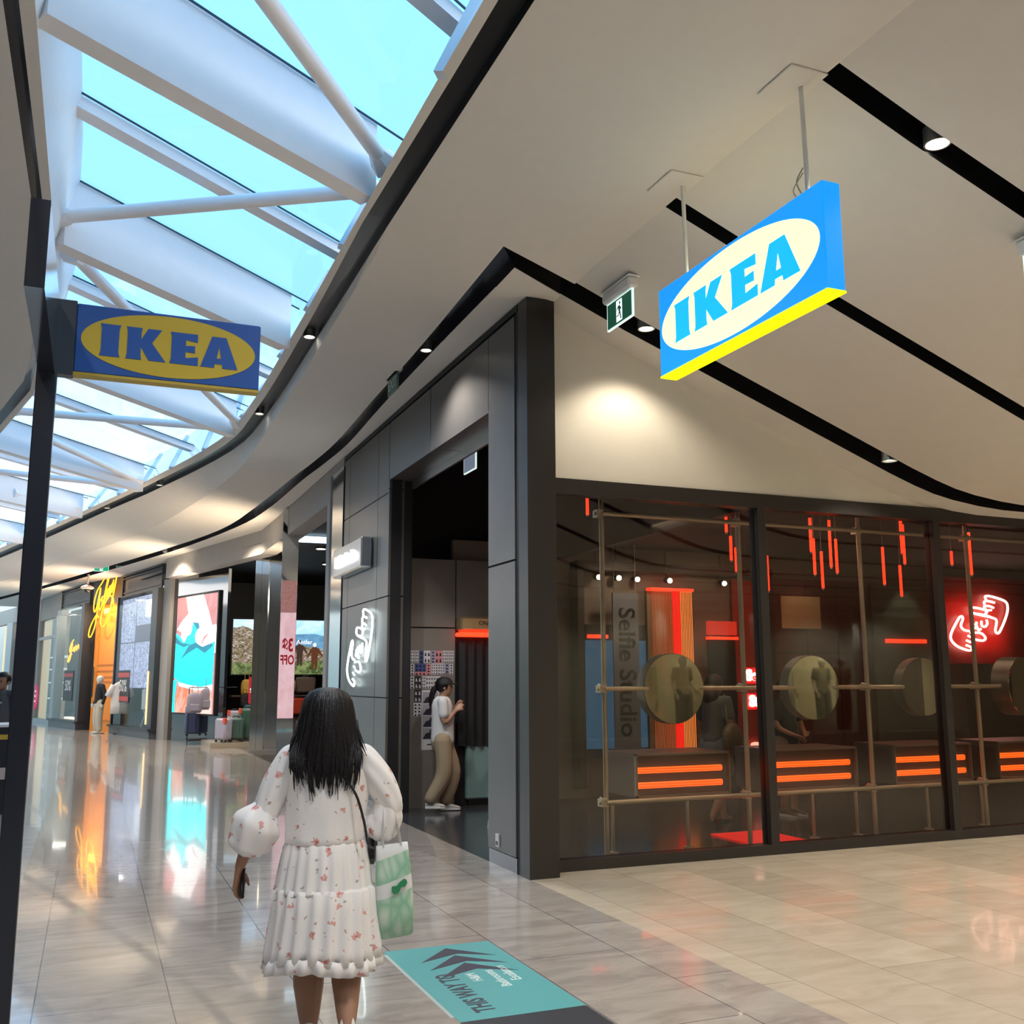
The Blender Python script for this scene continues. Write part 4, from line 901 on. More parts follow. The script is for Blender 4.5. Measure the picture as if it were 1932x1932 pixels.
for s_,n_ in ((1,7),(-1,4)):
    for i in range(n_):
        x0=.118+rnd.random()*.02; pts=[(s_*(x0+.03*f*f*rnd.uniform(.7,1.5)+.01*f),-.03-.07*f,1.42-(.13+.03*rnd.random())*f) for f in (0,.33,.66,1)]
        hb.tube(pts,[.004,.004,.003,.001],5)
P('long_hair',hb,M_hair,wo,smooth=True)
b=MB(); b.tube(catmull([(.06,-.135,1.20),(.135,-.148,1.10),(.175,-.145,.98),(.195,-.12,.88),(.225,.0,.84)],5),.006,8,0,True); P('bag_strap',b,mat('black_strap',(.012,.012,.014),.4),wo)
b=MB(); b.bbox(.20,.245,.02,.20,.76,.90,.03); P('shoulder_bag',b,mat('black_leather',(.015,.015,.017),.35),wo)
# shoes
def shoe(parent,heel,toe,h,m,sole,w=.042,name='shoe'):
    heel=V(heel); toe=V(toe); d=toe-heel; L=d.length; d.normalize(); s=d.cross(V((0,0,1))).normalized(); u=s.cross(d)
    rings=[]
    for f,hw,hh in ((-.02,.4,.75),(0,.72,.95),(.12,.85,1.0),(.35,.86,.95),(.55,.95,.70),(.75,1.06,.52),(.9,.9,.40),(.99,.5,.26),(1.01,.15,.15)):
        p=heel+d*L*f; rings.append([p+s*w*hw*math.cos(a)+u*(h*hh*(.5+.5*math.sin(a))) for a in [2*PI*i/20 for i in range(20)]])
    b=MB(); b.loft(rings); o=P(name,b,m,parent,smooth=True)
    b=MB(); b.loft([[p-u*.012+(p-(heel+d*L*.5))*.03 for p in [heel+d*L*f+s*w*hw*sg for f,hw,sg in ((0,.7,1),(.3,.85,1),(.7,1.05,1),(.95,.6,1),(1,.1,1),(.95,.6,-1),(.7,1.05,-1),(.3,.85,-1),(0,.7,-1))]],
       [p+u*.016+(p-(heel+d*L*.5))*.03 for p in [heel+d*L*f+s*w*hw*sg for f,hw,sg in ((0,.7,1),(.3,.85,1),(.7,1.05,1),(.95,.6,1),(1,.1,1),(.95,.6,-1),(.7,1.05,-1),(.3,.85,-1),(0,.7,-1))]]]); P('sole',b,sole,o)
    return o
M_shoew=mat('white_sneaker',(.78,.76,.74),.5); M_sole=mat('white_sole',(.82,.82,.80),.5)
shoe(wo,(-.047,.03,.012),(-.058,.27,.012),.085,M_shoew,M_sole)
s2=shoe(wo,(.122,-.20,.105),(.115,-.01,.020),.085,M_shoew,M_sole)
# phone
t=T('phone','dark phone held in the left hand of the walking woman','phone',(0,0,0))
pv=Matrix.Rotation(math.radians(-12.7),3,'Z'); p0=pv@V((-.352,.035,.700)); t.location=(WX+p0.x,WY+p0.y,p0.z); t.rotation_euler=(math.radians(-8),0,math.radians(-12.7))
b=MB(); b.bbox(-.005,.005,-.035,.035,-.065,.065,.003); P('case',b,mat('phone_black',(.02,.02,.025),.2),t)
b=MB(); b.box(.005,.0055,-.032,.032,-.06,.06); P('screen',b,mat('phone_glass',(.05,.05,.07),.05),t)
# tote bag
t=T('tote_bag','white tote bag with green leaf print hanging from the walking woman arm','bag',(0,0,0))
p0=pv@V((.335,-.03,.455)); t.location=(WX+p0.x,WY+p0.y,p0.z); t.rotation_euler=(0,math.radians(-4),math.radians(-12.7+14))
b=MB(); rings=[]
for z,w,d_ in ((0,.068,.012),(.01,.078,.030),(.12,.086,.042),(.25,.084,.034),(.36,.078,.020),(.408,.075,.012)):
    rings.append([( w*math.copysign(abs(math.cos(a))**.5,math.cos(a)), d_*math.copysign(abs(math.sin(a))**.7,math.sin(a)), z+.0*a) for a in [2*PI*i/40 for i in range(40)]])
def tote_mat():
    m=D.materials.new('tote_canvas'); m.use_nodes=True; nt=m.node_tree; N=nt.nodes.new; L=nt.links.new; b=nt.nodes['Principled BSDF']
    tc=N('ShaderNodeTexCoord'); sp=N('ShaderNodeSeparateXYZ'); L(tc.outputs['Object'],sp.inputs[0])
    cr=N('ShaderNodeValToRGB'); cr.color_ramp.interpolation='CONSTANT'; e=cr.color_ramp.elements; e[0].position=0; e[0].color=(1,1,1,1); e[1].position=.47; e[1].color=(0,0,0,1)
    for p,c in ((.62,1),(.88,0)): k=e.new(p); k.color=(c,c,c,1)
    sc=N('ShaderNodeMath'); sc.operation='MULTIPLY_ADD'; sc.inputs[1].default_value=1/.408
    tl=N('ShaderNodeMath'); tl.operation='MULTIPLY'; tl.inputs[1].default_value=-.55; L(sp.outputs[0],tl.inputs[0]); L(sp.outputs[2],sc.inputs[0]); L(tl.outputs[0],sc.inputs[2]); L(sc.outputs[0],cr.inputs[0])
    mp=N('ShaderNodeMapping'); mp.inputs[3].default_value=(1,1,.55); mp.inputs[2].default_value=(0,.6,0); L(tc.outputs['Object'],mp.inputs[0])
    v=N('ShaderNodeTexVoronoi'); v.feature='DISTANCE_TO_EDGE'; v.inputs['Scale'].default_value=19; L(mp.outputs[0],v.inputs['Vector'])
    v2=N('ShaderNodeTexVoronoi'); v2.inputs['Scale'].default_value=19; L(mp.outputs[0],v2.inputs['Vector'])
    r=N('ShaderNodeValToRGB'); r.color_ramp.elements[0].color=(.25,.48,.32,1); r.color_ramp.elements[1].position=.35; r.color_ramp.elements[1].color=(.60,.70,.60,1); L(v.outputs[0],r.inputs[0])
    mg=N('ShaderNodeMix'); mg.data_type='RGBA'; mg.inputs[0].default_value=.5; L(r.outputs[0],mg.inputs[6]); 
    r2=N('ShaderNodeValToRGB'); r2.color_ramp.elements[0].color=(.62,.74,.62,1); r2.color_ramp.elements[1].color=(.22,.48,.32,1); r2.color_ramp.elements[1].position=.8; L(v2.outputs['Distance'],r2.inputs[0]); L(r2.outputs[0],mg.inputs[7])
    mx=N('ShaderNodeMix'); mx.data_type='RGBA'; mx.inputs[6].default_value=(.72,.72,.70,1); L(mg.outputs[2],mx.inputs[7]); L(cr.outputs[0],mx.inputs[0]); L(mx.outputs[2],b.inputs['Base Color']); b.inputs['Roughness'].default_value=.8
    return m
b.loft(rings); tb=P('bag_body',b,tote_mat(),t,smooth=True)
b=MB(); b.prism([(p.x,p.y) for p in catmull([(-.036,.0),(-.028,.018),(-.010,.012),(.010,.020),(.034,.022),(.038,.004),(.022,-.008),(.006,-.004),(-.012,-.018),(-.032,-.014)],4,True)],(.012,-.046,.222),(1,0,.35),(-.35,0,1),.003); P('green_logo',b,mat('logo_green',(.02,.25,.10),.4),t)
for yo in (-.012,.012):
    b=MB(); b.tube(catmull([(-.045,yo,.40),(-.040,yo,.50),(-.030,yo*.5+.02,.60),(-.012,.03,.635),(.006,yo*.5+.02,.60),(.026,yo,.50),(.040,yo,.40)],5),.010,8,0,True,.22); P('handle',b,mat('canvas_white',(.72,.72,.70),.8),t)
# ---------------- standing people helper
def figure(name,lab,loc,rz,H,skin,top,trou,topm,troum,shoem,hair,pose,hairstyle='short',cat='person'):
    t=T(name,lab,cat,loc,rz); k=H/1.7
    g=lambda *p:V(p)*k
    P_={'hipL':g(-.09,0,.90),'kneeL':g(-.10,.03,.48),'ankL':g(-.10,0,.09),'hipR':g(.09,0,.90),'kneeR':g(.10,.03,.48),'ankR':g(.10,0,.09),
        'shL':g(-.18,0,1.40),'elL':g(-.23,-.03,1.12),'wrL':g(-.22,.08,.88),'shR':g(.18,0,1.40),'elR':g(.23,-.03,1.12),'wrR':g(.22,.08,.88),'yaw':0,'lean':0}
    for a,v in pose.items(): P_[a]=V(v)*k if isinstance(v,tuple) else v
    hc=P_.get('head',g(0,.02,1.575)); r=.098*k; yw=P_['yaw']
    ch=[([g(0,0,.94),g(0,0,1.15),g(0,-.01,1.34)],[.13*k,.115*k,.12*k]),([P_['shL'],P_['shR']],[.055*k,.055*k]),([g(0,-.01,1.38),hc-V((0,.01,.06*k))],[.058*k,.050*k])]
    for s in 'LR':
        ch.append(([P_['hip'+s],P_['knee'+s],P_['ank'+s]],[.095*k,.062*k,.040*k])); f=P_.get('foot'+s,V((0,1,0)))
        ch.append(([P_['ank'+s]-V((0,0,.03*k)),P_['ank'+s]+f*.13*k-V((0,0,.055*k))],[.036*k,.026*k]))
        ch.append(([P_['sh'+s],P_['el'+s],P_['wr'+s]],[.048*k,.038*k,.025*k]))
        d=(P_['wr'+s]-P_['el'+s]).normalized(); ch+=hand_chains(P_['wr'+s],d,(0,1,.2) if abs(d.y)<.8 else (1 if s=='L' else -1,0,0),.5,k)
    capsule_mesh('body',ch,head_balls(hc,r,yw),skin,t,.012,3)
    head_parts(t,hc,r,yw,skin,hair)
    if top:
        c=[([g(0,0,.90 if top!='crop' else .98),g(0,0,1.15),g(0,-.01,1.34)],[.155*k,.145*k,.14*k]),([P_['shL']-g(0,0,.01),P_['shR']-g(0,0,.01)],[.068*k,.068*k])]
        for s in 'LR':
            if top=='long': c.append(([P_['sh'+s],P_['el'+s],P_['wr'+s]],[.066*k,.056*k,.042*k]))
            elif top in('tee','crop'):
                q=P_['sh'+s].lerp(P_['el'+s],.62); c.append(([P_['sh'+s],q],[.066*k,.068*k]))
        capsule_mesh('shirt',c,[],topm,t,.014,3)
    if trou:
        c=[([g(0,0,.86),g(0,0,.96)],[.150*k,.140*k])]
        for s in 'LR':
            w=1.25 if trou=='wide' else 1.0
            e=P_['knee'+s].lerp(P_['ank'+s],.9 if trou!='shorts' else -.35)
            c.append(([P_['hip'+s],P_['knee'+s] if trou!='shorts' else e.lerp(P_['hip'+s],.5),e],[.115*k,.085*k*w if trou!='shorts' else .11*k,.070*k*w if trou!='shorts' else .10*k]))
        capsule_mesh('trousers' if trou!='shorts' else 'shorts',c,[],troum,t,.014,3)
    if shoem:
        for s in 'LR':
            a=P_['ank'+s]; f=P_.get('foot'+s,V((0,1,0))).normalized(); z0=a.z-.075*k
            shoe(t,(a.x-f.x*.05*k,a.y-f.y*.05*k,z0),(a.x+f.x*.2*k,a.y+f.y*.2*k,z0+f.z*.2*k),.085*k,shoem,M_sole,.045*k)
    if hair:
        f=V((math.sin(yw),math.cos(yw),0)); b=MB()
        b.ball(hc+V((0,0,r*.32))-f*r*.12,r*1.10,12,0,(1.0,1.05,1.0))
        # open the face: cut away front lower part
        keep=[]
        if hairstyle in('long','pony'):
            if hairstyle=='long': b.tube([hc-f*r*.35,hc-f*r*.75-V((0,0,r*1.6)),hc-f*r*.9-V((0,0,r*3.4))],[r*.95,r*1.05,r*.4],14)
            else: b.tube(catmull([hc-f*r*.9+V((0,0,r*.2)),hc-f*r*1.5-V((0,0,r*.6)),hc-f*r*1.75-V((0,0,r*2.0)),hc-f*r*1.6-V((0,0,r*3.6))],4),[r*.3,r*.36,r*.4,r*.42,r*.42,r*.4,r*.38,r*.34,r*.3,r*.25,r*.2,r*.12,r*.05],10)
        me=b; b2=MB(); 
        for fc in me.f:
            c=sum((V(me.v[i]) for i in fc),V((0,0,0)))/len(fc); q=c-hc
            if q.dot(f)>r*.35 and q.z<r*.62: continue
            if hairstyle!='long' and hairstyle!='pony' and q.z<-r*.5: continue
            keep.append(fc)
        b.f=keep; b.m=[0]*len(keep)
        P('hair',b,hair,t,smooth=True)
    return t,P_,k
M_wh=mat('white_cotton',(.70,.70,.70),.8,bump=.2,bs=20); M_kh=mat('khaki_cotton',(.36,.28,.18),.8,bump=.2,bs=18)
g1,_,_=figure('person','person in white tee, black cap and khaki trousers walking inside the doorway','',0,1.62,M_skin2,'tee','wide',M_wh,M_kh,None,M_hair,
   {},'pony') if False else (None,None,None)
g1,q,k=figure('person','person in white tee, black cap and khaki trousers stepping into the doorway',(4.12,12.30,0),math.radians(-108),1.64,M_skin2,'tee','wide',M_wh,M_kh,mat('grey_white_sneaker',(.55,.53,.50),.5),M_hair,
   {'kneeL':(-.09,.14,.50),'ankL':(-.09,.04,.10),'kneeR':(.09,.02,.48),'ankR':(.09,-.16,.14),'elR':(.19,.02,1.13),'wrR':(.12,.17,1.28),'elL':(-.19,.03,1.13),'wrL':(-.10,.17,1.30),'hipL':(-.08,-.0,.90)},'pony')
b=MB(); hc=V((0,.02,1.575))*k; b.ball(hc+V((0,0,.035)),.112*k,12,0,(1,1.04,.92)); 
keep=[f for f in b.f if sum(b.v[i][2] for i in f)/len(f)>hc.z+.035]; b.f=keep; b.m=[0]*len(keep)
b.tube([hc+V((0,.09,.045)),hc+V((0,.175,.03))],[.07,.045],14,0,True,.12); P('cap',b,mat('cap_black',(.012,.012,.015),.7),g1,smooth=True)
g2,q,k=figure('person','person in navy jumper with pale shoulder bag half hidden by the pier',(4.32,10.80,0),math.radians(-95),1.60,M_skin2,'long','normal',mat('navy_knit',(.012,.028,.10),.8,bump=.2,bs=40),mat('black_trousers',(.008,.008,.010),.7),M_shoew,M_hair,{'ankL':(-.1,.10,.09),'ankR':(.1,-.14,.09)},'short')
b=MB(); b.tube(catmull([(.17,-.19,.93),(.20,-.10,.86),(.20,.03,.90),(.19,.14,1.02)],5),[.03,.06,.075,.08,.085,.085,.085,.08,.075,.07,.06,.05,.045,.04,.03,.02],12,0,True,.5); b.tube(catmull([(.18,-.16,.95),(.17,-.02,1.15),(.10,.10,1.40),(.05,.0,1.46)],5),.016,8,0,True,.4)
for i,p in enumerate(b.v): pass
o=P('shoulder_bag',b,mat('pale_taupe_leather',(.30,.22,.19),.6),g2,smooth=True)
M_seq=mat('sequin_cloth',(.12,.09,.05),.3,.5,var=.7,vs=60,bump=.8,bs=120)
g3,q,k=figure('person','person with long dark hair and gold sequin bag walking behind the studio glass',(6.6,9.96,0),math.radians(-70),1.66,M_skin,'crop','shorts',mat('grey_tee',(.10,.10,.10),.8),mat('denim_grey',(.16,.18,.20),.8),None,mat('dark_brown_hair',(.03,.014,.01),.5),
  {'ankL':(-.08,.22,.09),'kneeL':(-.09,.14,.49),'ankR':(.08,-.20,.12),'kneeR':(.09,.0,.48),'elR':(.22,.02,1.12),'wrR':(.20,.26,.92),'elL':(-.22,.05,1.1),'wrL':(-.20,.26,1.0)},'long')
b=MB(); b.ball((.28,-.06,.95),.17,12,0,(.45,1,1.05)); b.tube(catmull([(.27,-.12,1.08),(.2,-.06,1.3),(.15,0,1.43),(.2,.04,1.3),(.28,.02,1.08)],4),.012,8); P('sequin_bag',b,M_seq,g3,smooth=True)
g4,q,k=figure('person','person in dark top standing behind the second round mirror',(7.8,10.25,0),math.radians(-165),1.60,M_skin,'tee','shorts',mat('black_tee',(.012,.012,.014),.8),mat('tan_shorts',(.25,.20,.14),.8),mat('dark_sandal',(.10,.06,.05),.6),M_hair,{'elL':(-.24,.06,1.12),'wrL':(-.10,.22,1.03),'elR':(.24,.06,1.12),'wrR':(.1,.24,1.0)},'short')
g5,q,k=figure('person','person in grey uniform shirt seen left of the black post',(-1.18,16.6,0),math.radians(150),1.74,M_skin,'tee','normal',mat('grey_uniform',(.07,.07,.08),.8),mat('black_trousers',(.008,.008,.010),.7),mat('black_shoe',(.01,.01,.01),.4),M_hair,{},'short')
b=MB(); b.box(-.10,-.02,.150,.158,1.30,1.32); P('name_badge',b,M_whitep,g5)
lamp('AREA',(6.6,9.9,3.4),16,(1,.78,.55),sx=1.4,sy=.7,target=(6.6,9.9,0),name='display_fill'); lamp('AREA',(9.4,9.6,3.4),10,(1,.7,.5),sx=1.4,sy=.7,target=(9.4,9.6,0),name='display_fill')  # added fill lamps over the window display, no fixtures modelled
lamp('SPOT',(5.2,8.9,3.42),16,WARM,.04,120,.8); lamp('SPOT',(7.4,8.9,3.42),16,WARM,.04,120,.8); lamp('SPOT',(9.6,8.9,3.42),16,WARM,.04,120,.8)  # added spots inside the window, no fixtures, brighten pipes and display
# mannequins of the opposite shop (reflected)
M_mq=mat('mannequin_white',(.62,.62,.56),.5)
def mannequin(lab,loc,rz,topm,troum,pose,group=None,H=1.8,top='tee'):
    t,q,k=figure('mannequin',lab,loc,rz,H,M_mq,top,'wide',topm,troum,None,None,pose,cat='mannequin')
    b=MB(); b.cyl((0,0,0),(0,0,.02),.2,24); P('base_plate',b,M_silver,t)
    for o in t.children:
        if o.name.startswith(('eye','mouth')): o['kill']=1
    for o in [o for o in t.children if 'kill' in o]: D.objects.remove(o)
    return t
mqs=[(11.5,'mannequin in green jacket across the hall'),(12.7,'mannequin in pale skirt suit across the hall'),(15.6,'mannequin in white shirt across the hall'),(16.7,'mannequin in olive coat across the hall')]
for i,(x,l) in enumerate(mqs):
    mannequin(l,(x,-3.45,.35),0,mat(['mq_green','mq_cream','mq_white','mq_olive'][i],[(.10,.14,.06),(.45,.43,.32),(.6,.6,.55),(.25,.24,.14)][i],.8),mat('mq_trouser%d'%(i%2),[(.40,.38,.28),(.12,.11,.08)][i%2],.8),{'wrR':(.30,.1,.95)} if i%2 else {'wrL':(-.30,.14,.98)},top='long' if i%2==0 else 'tee')
# ================================================================ FAR SHOPS
M_render=mat('grey_render',(.30,.29,.28),.6); M_gloss=mat('black_gloss_panel',(.010,.011,.014),.06,coat=.6); M_fasc=mat('fascia_concrete',(.36,.34,.32),.7,var=.08,vs=6)
def segT(name,lab,cat,A,B,group=None):
    A=V((A[0],A[1],0)); B=V((B[0],B[1],0)); t=T(name,lab,cat,A,math.atan2(B.y-A.y,B.x-A.x),group); return t,(B-A).length
# fascia band following the curve, under the ceiling
fb=MB(); fp=[(3.41,15.86),(3.41,20.5),(3.39,23.2),(2.13,28.1),(1.75,29.6)]
for a,b_ in zip(fp[:-1],fp[1:]):
    n=V((b_[1]-a[1],-(b_[0]-a[0])))*1.0; n.normalize(); n*=.35
    fb.add([(a[0],a[1],4.45),(b_[0],b_[1],4.45),(b_[0],b_[1],5),(a[0],a[1],5),(a[0]+n.x,a[1]+n.y,4.45),(b_[0]+n.x,b_[1]+n.y,4.45)],[(0,1,2,3),(0,4,5,1)])
S('trim_6',fb,M_fasc)
# behind everything: dark back wall of the far shops
b=MB()
for a,b_ in (((9,15.7),(9,33)),((9,33),(2.4,33)),((3.6,15.7),(9,15.7)),((2.4,33),(3.4,36)),((3.4,36),(1.6,39.5)),((1.6,39.5),(.6,46)),((.6,46),(-2,58))): seg_mb(b,a,b_,.1,0,4.9)
S('wall_far_shops',b,mat('far_shop_interior',(.025,.022,.02),.6))
b=MB(); b.poly([(3.42,15.7,4.7),(9,15.7,4.7),(9,33,4.7),(1.2,33,4.7),(2.13,28.3,4.7),(3.42,23,4.7)]); S('ceiling_luggage_shop',b,M_blk)
for i,(x,y) in enumerate(((4.6,18.5),(5.6,20.8),(4.8,23.4),(5.6,26.5),(4.2,28.4))):
    t=T('shop_ceiling_light',['round ceiling light nearest the window inside the luggage shop','round ceiling light farther right in the luggage shop','round ceiling light in the middle of the luggage shop','round ceiling light deep in the luggage shop','round ceiling light over the luggage shop screen'][i],'ceiling light',(x,y,4.66),0,'luggage shop ceiling lights')
    b=MB(); b.cyl((0,0,0),(0,0,.04),.13,16); P('rim',b,M_black,t); b=MB(); b.cyl((0,0,-.006),(0,0,0),.11,16); P('diffuser',b,glow('warm_disc',(1,.9,.7),4),t)
lamp('AREA',(4.6,26.5,4.5),110,(1,.9,.75),sx=2.5,sy=2.5,target=(4.2,28,0),name='shop_lamp')
t=T('ceiling_light_panel','long cool white light panel on the luggage shop ceiling','light panel',(4.4,21.5,4.62)); b=MB(); b.box(-.8,.8,-.12,.12,0,.04); P('diffuser',b,glow('cool_panel',(.6,.85,1),2.5),t); b=MB(); b.box(-.8,.8,.35,.6,0,.04); P('diffuser',b,MATS['cool_panel'],t)
# landscape screen
t=T('landscape_screen','wide lit screen showing a rocky hillside with two hikers','screen',(5.0,29.95,1.80))
b=MB(); b.box(-1.36,1.36,0,.08,-.03,1.60); P('bezel',b,M_blk,t)
def art(mb_list,parent,y0=-.001,st=.0012):
    for i,(nm,pts,m) in enumerate(mb_list):
        b=MB(); b.prism(pts,(0,y0-i*st,0),(1,0,0),(0,0,1),st*.8); P(nm,b,m,parent)
def gm(name,c1,c2,scale,s,dist=1.0,c3=None,stretch=(1,1,1)):
    if name in MATS: return MATS[name]
    m=D.materials.new(name); m.use_nodes=True; nt=m.node_tree; N=nt.nodes.new; L=nt.links.new; b=nt.nodes['Principled BSDF']; b.inputs['Base Color'].default_value=(0,0,0,1); b.inputs['Roughness'].default_value=.3
    tc=N('ShaderNodeTexCoord'); mp=N('ShaderNodeMapping'); mp.inputs[3].default_value=stretch; L(tc.outputs['Object'],mp.inputs[0]); n=N('ShaderNodeTexNoise'); n.inputs['Scale'].default_value=scale; n.inputs['Detail'].default_value=8; n.inputs['Roughness'].default_value=.7; n.inputs['Distortion'].default_value=dist; L(mp.outputs[0],n.inputs['Vector'])
    cr=N('ShaderNodeValToRGB'); e=cr.color_ramp.elements; e[0].position=.40; e[0].color=(*c1,1); e[1].position=.62; e[1].color=(*c2,1)
    if c3: k=e.new(.51); k.color=(*c3,1)
    L(n.outputs['Fac'],cr.inputs[0]); L(cr.outputs[0],b.inputs['Emission Color']); b.inputs['Emission Strength'].default_value=s; MATS[name]=m; return m
art([('sky_area',[(-1.32,0),(1.32,0),(1.32,1.57),(-1.32,1.57)],gm('screen_sky',(.35,.72,.95),(.75,.92,1),1.2,1.2)),
 ('distant_hills',[(-1.32,.5),(1.32,.5),(1.32,1.12),(1.0,1.18),(.5,1.16),(.1,1.10),(-.5,1.22),(-.9,1.30),(-1.32,1.34)],gm('screen_hills',(.10,.28,.50),(.22,.48,.72),3,1.0)),
 ('rocky_hillside',[(-1.32,0),(1.32,0),(1.32,.72),(.9,.80),(.3,.84),(-.2,.90),(-.55,1.12),(-.85,1.32),(-1.05,1.38),(-1.32,1.30)],gm('screen_rocks',(.10,.10,.05),(.75,.72,.72),7,.9,1.5,(.30,.20,.10),(1,1,2.5))),
 ('grass_slope',[(-1.32,0),(1.32,0),(1.32,.42),(.6,.36),(0,.40),(-.6,.30),(-1.32,.34)],gm('screen_grass',(.03,.07,.02),(.30,.36,.14),6,.9))],t)
def hiker(x,z,h,col,nm,hat):
    b=MB(); b.prism([(x+p[0]*h,z+p[1]*h) for p in [(-.10,0),(-.02,0),(0,.35),(.03,0),(.11,0),(.12,.45),(.15,.62),(.30,.45),(.32,.50),(.16,.78),(.05,.84),(-.05,.84),(-.16,.76),(-.30,.45),(-.26,.43),(-.12,.62),(-.12,.45)]],(0,-.008,0),(1,0,0),(0,0,1),.001); o=P(nm,b,col,t)
    b=MB(); b.prism(ell(x,z+.92*h,.07*h,.08*h,14),(0,-.0095,0),(1,0,0),(0,0,1),.001); P('head_shape',b,hat,o)
hiker(.60,.25,.74,glow('hiker_dark',(.05,.025,.02),1),'hiker',glow('hiker_black',(.02,.02,.02),1)); hiker(1.04,.14,.78,glow('hiker_brown',(.10,.035,.015),1),'hiker',glow('hiker_white',(.9,.9,.9),1))
text('screen_caption','starts with Antler',.18,(.32,-.01,.93),(1,0,0),(0,0,1),glow('caption_white',(1,1,1),1.3),t,depth=.001)
# portrait LED screen in black window wall
t,L_=segT('luggage_window_wall','glossy black shopfront wall around the tall teal advert screen','shop wall',(1.86,30.6),(2.85,27.6))
b=MB(); b.box(.42,3.9,.06,.14,0,4.5); P('black_gloss',b,M_gloss,t)
b=MB(); b.box(-.1,.42,-.05,.2,0,4.5); P('grey_post',b,M_render,t)
t,L_=segT('advert_screen','tall bright screen showing teal shorts and a hand on hip','screen',(1.86,30.6),(2.85,27.6))
b=MB(); b.box(.78,3.50,.0,.06,.72,3.97); P('bezel',b,M_blk,t)
x0,z0,w,h=.84,.77,2.60,3.14
def AP(p): return [(x0+a*w,z0+b_*h) for a,b_ in p]
wht=glow('ad_white',(1,.93,.92),1.5)
art([('rose_ground',AP([(0,0),(1,0),(1,1),(0,1)]),gm('ad_rose',(.62,.16,.16),(.75,.30,.30),1,1.1)),
 ('shirt_shape',AP([(.12,.60),(.20,1),(.66,1),(.80,.85),(.92,.70),(1,.72),(1,.50),(0,.50),(0,.62)]),wht),
 ('shirt_shadow',AP([(.22,1),(.30,.85),(.16,.80),(.05,.83),(0,.86),(0,1)]),glow('ad_red',(.75,.18,.17),1)),
 ('teal_shorts',AP([(0,.69),(.10,.66),(.22,.60),(.45,.77),(.58,.70),(.62,.62),(.98,.60),(.96,.24),(.70,.22),(.40,.235),(.15,.26),(0,.30)]),glow('ad_teal',(.0,.80,.86),1.5)),
 ('shadow_fold',AP([(0,.66),(.16,.60),(.40,.585),(.22,.56),(0,.60)]),glow('ad_dark_teal',(.0,.20,.30),1)),
 ('shadow_fold',AP([(.14,.45),(.35,.575),(.55,.60),(.85,.60),(.95,.56),(.75,.50),(.55,.55),(.30,.50)]),glow('ad_dark_teal',(.0,.20,.30),1)),
 ('shadow_fold',AP([(.42,.775),(.58,.76),(.62,.66),(.56,.69)]),glow('ad_dark_teal',(.0,.20,.30),1)),
 ('pocket_hand',AP([(.02,.72),(.16,.80),(.34,.81),(.42,.72),(.38,.67),(.28,.655),(.12,.70)]),glow('ad_pale',(1,.90,.88),1.5)),
 ('hip_hand',AP([(.50,.66),(.56,.71),(.78,.72),(1,.735),(1,.60),(.86,.575),(.80,.57),(.70,.555),(.62,.57),(.52,.60)]),glow('ad_pale',(1,.90,.88),1.5)),
 ('finger_crease',AP([(.66,.58),(.72,.64),(.84,.67),(.83,.66),(.74,.62),(.68,.575)]),glow('ad_red',(.75,.18,.17),1)),
 ('legs',AP([(.05,.0),(.98,.0),(.97,.235),(.70,.215),(.40,.23),(.12,.26)]),gm('ad_skin',(.85,.22,.10),(1,.70,.62),1.4,1.2)),
 ('white_hem',AP([(.12,.26),(.40,.235),(.70,.22),(.97,.24),(.97,.20),(.60,.19),(.16,.225)]),wht),
 ('teal_edge',AP([(0,0),(.07,0),(.06,.15),(.10,.27),(0,.28)]),glow('ad_teal',(.0,.80,.86),1.5))],t,-.001)
# steel columns
t=T('steel_column','wide polished steel column in the luggage shop window','column',(3.80,24.2,0),math.radians(-24))
b=MB(); 
for x0_,x1_ in ((-.32,-.17),(-.165,.0)): b.box(x0_,x1_,-.2,.2,.05,4.98)
P('mirror_cladding',b,M_mirror,t)
b=MB(); b.box(.0,.32,-.15,.2,.05,4.98); P('mirror_cladding',b,mat('steel_soft',(.6,.62,.63),.12,1,bump=.1,bs=3),t)
b=MB(); b.box(-.34,.34,-.22,.22,0,.05); P('base_shoe',b,M_silver,t)
t=T('poster_column','polished steel pillar carrying a tall pink sale poster','column',(3.50,20.0,0),math.radians(-8))
b=MB(); b.box(-.16,.15,-.12,.12,0,4.98); P('steel_body',b,M_mirror,t)
b=MB(); b.box(-.155,.145,-.135,-.12,.90,3.55); po=P('pink_poster',b,gm('poster_pink',(.80,.48,.52),(.90,.62,.66),3,.85),t)
b=MB(); b.box(-.155,.145,-.137,-.135,2.92,3.55); P('poster_top',b,gm('poster_rust',(.38,.16,.14),(.55,.28,.26),30,.7),po)
M_pr=glow('poster_red',(.30,.01,.02),.8)
text('poster_text','ε$',.34,(-.0,-.138,2.28),(1,0,0),(0,0,1),M_pr,po,depth=.001,bold=.012) if False else text('poster_text','3$',.34,(0,-.138,2.28),(-1,0,0),(0,0,1),M_pr,po,depth=.001,bold=.012,sx=.6)
text('poster_text','OFF',.25,(0,-.138,2.0),(-1,0,0),(0,0,1),M_pr,po,depth=.001,bold=.008,sx=.6)
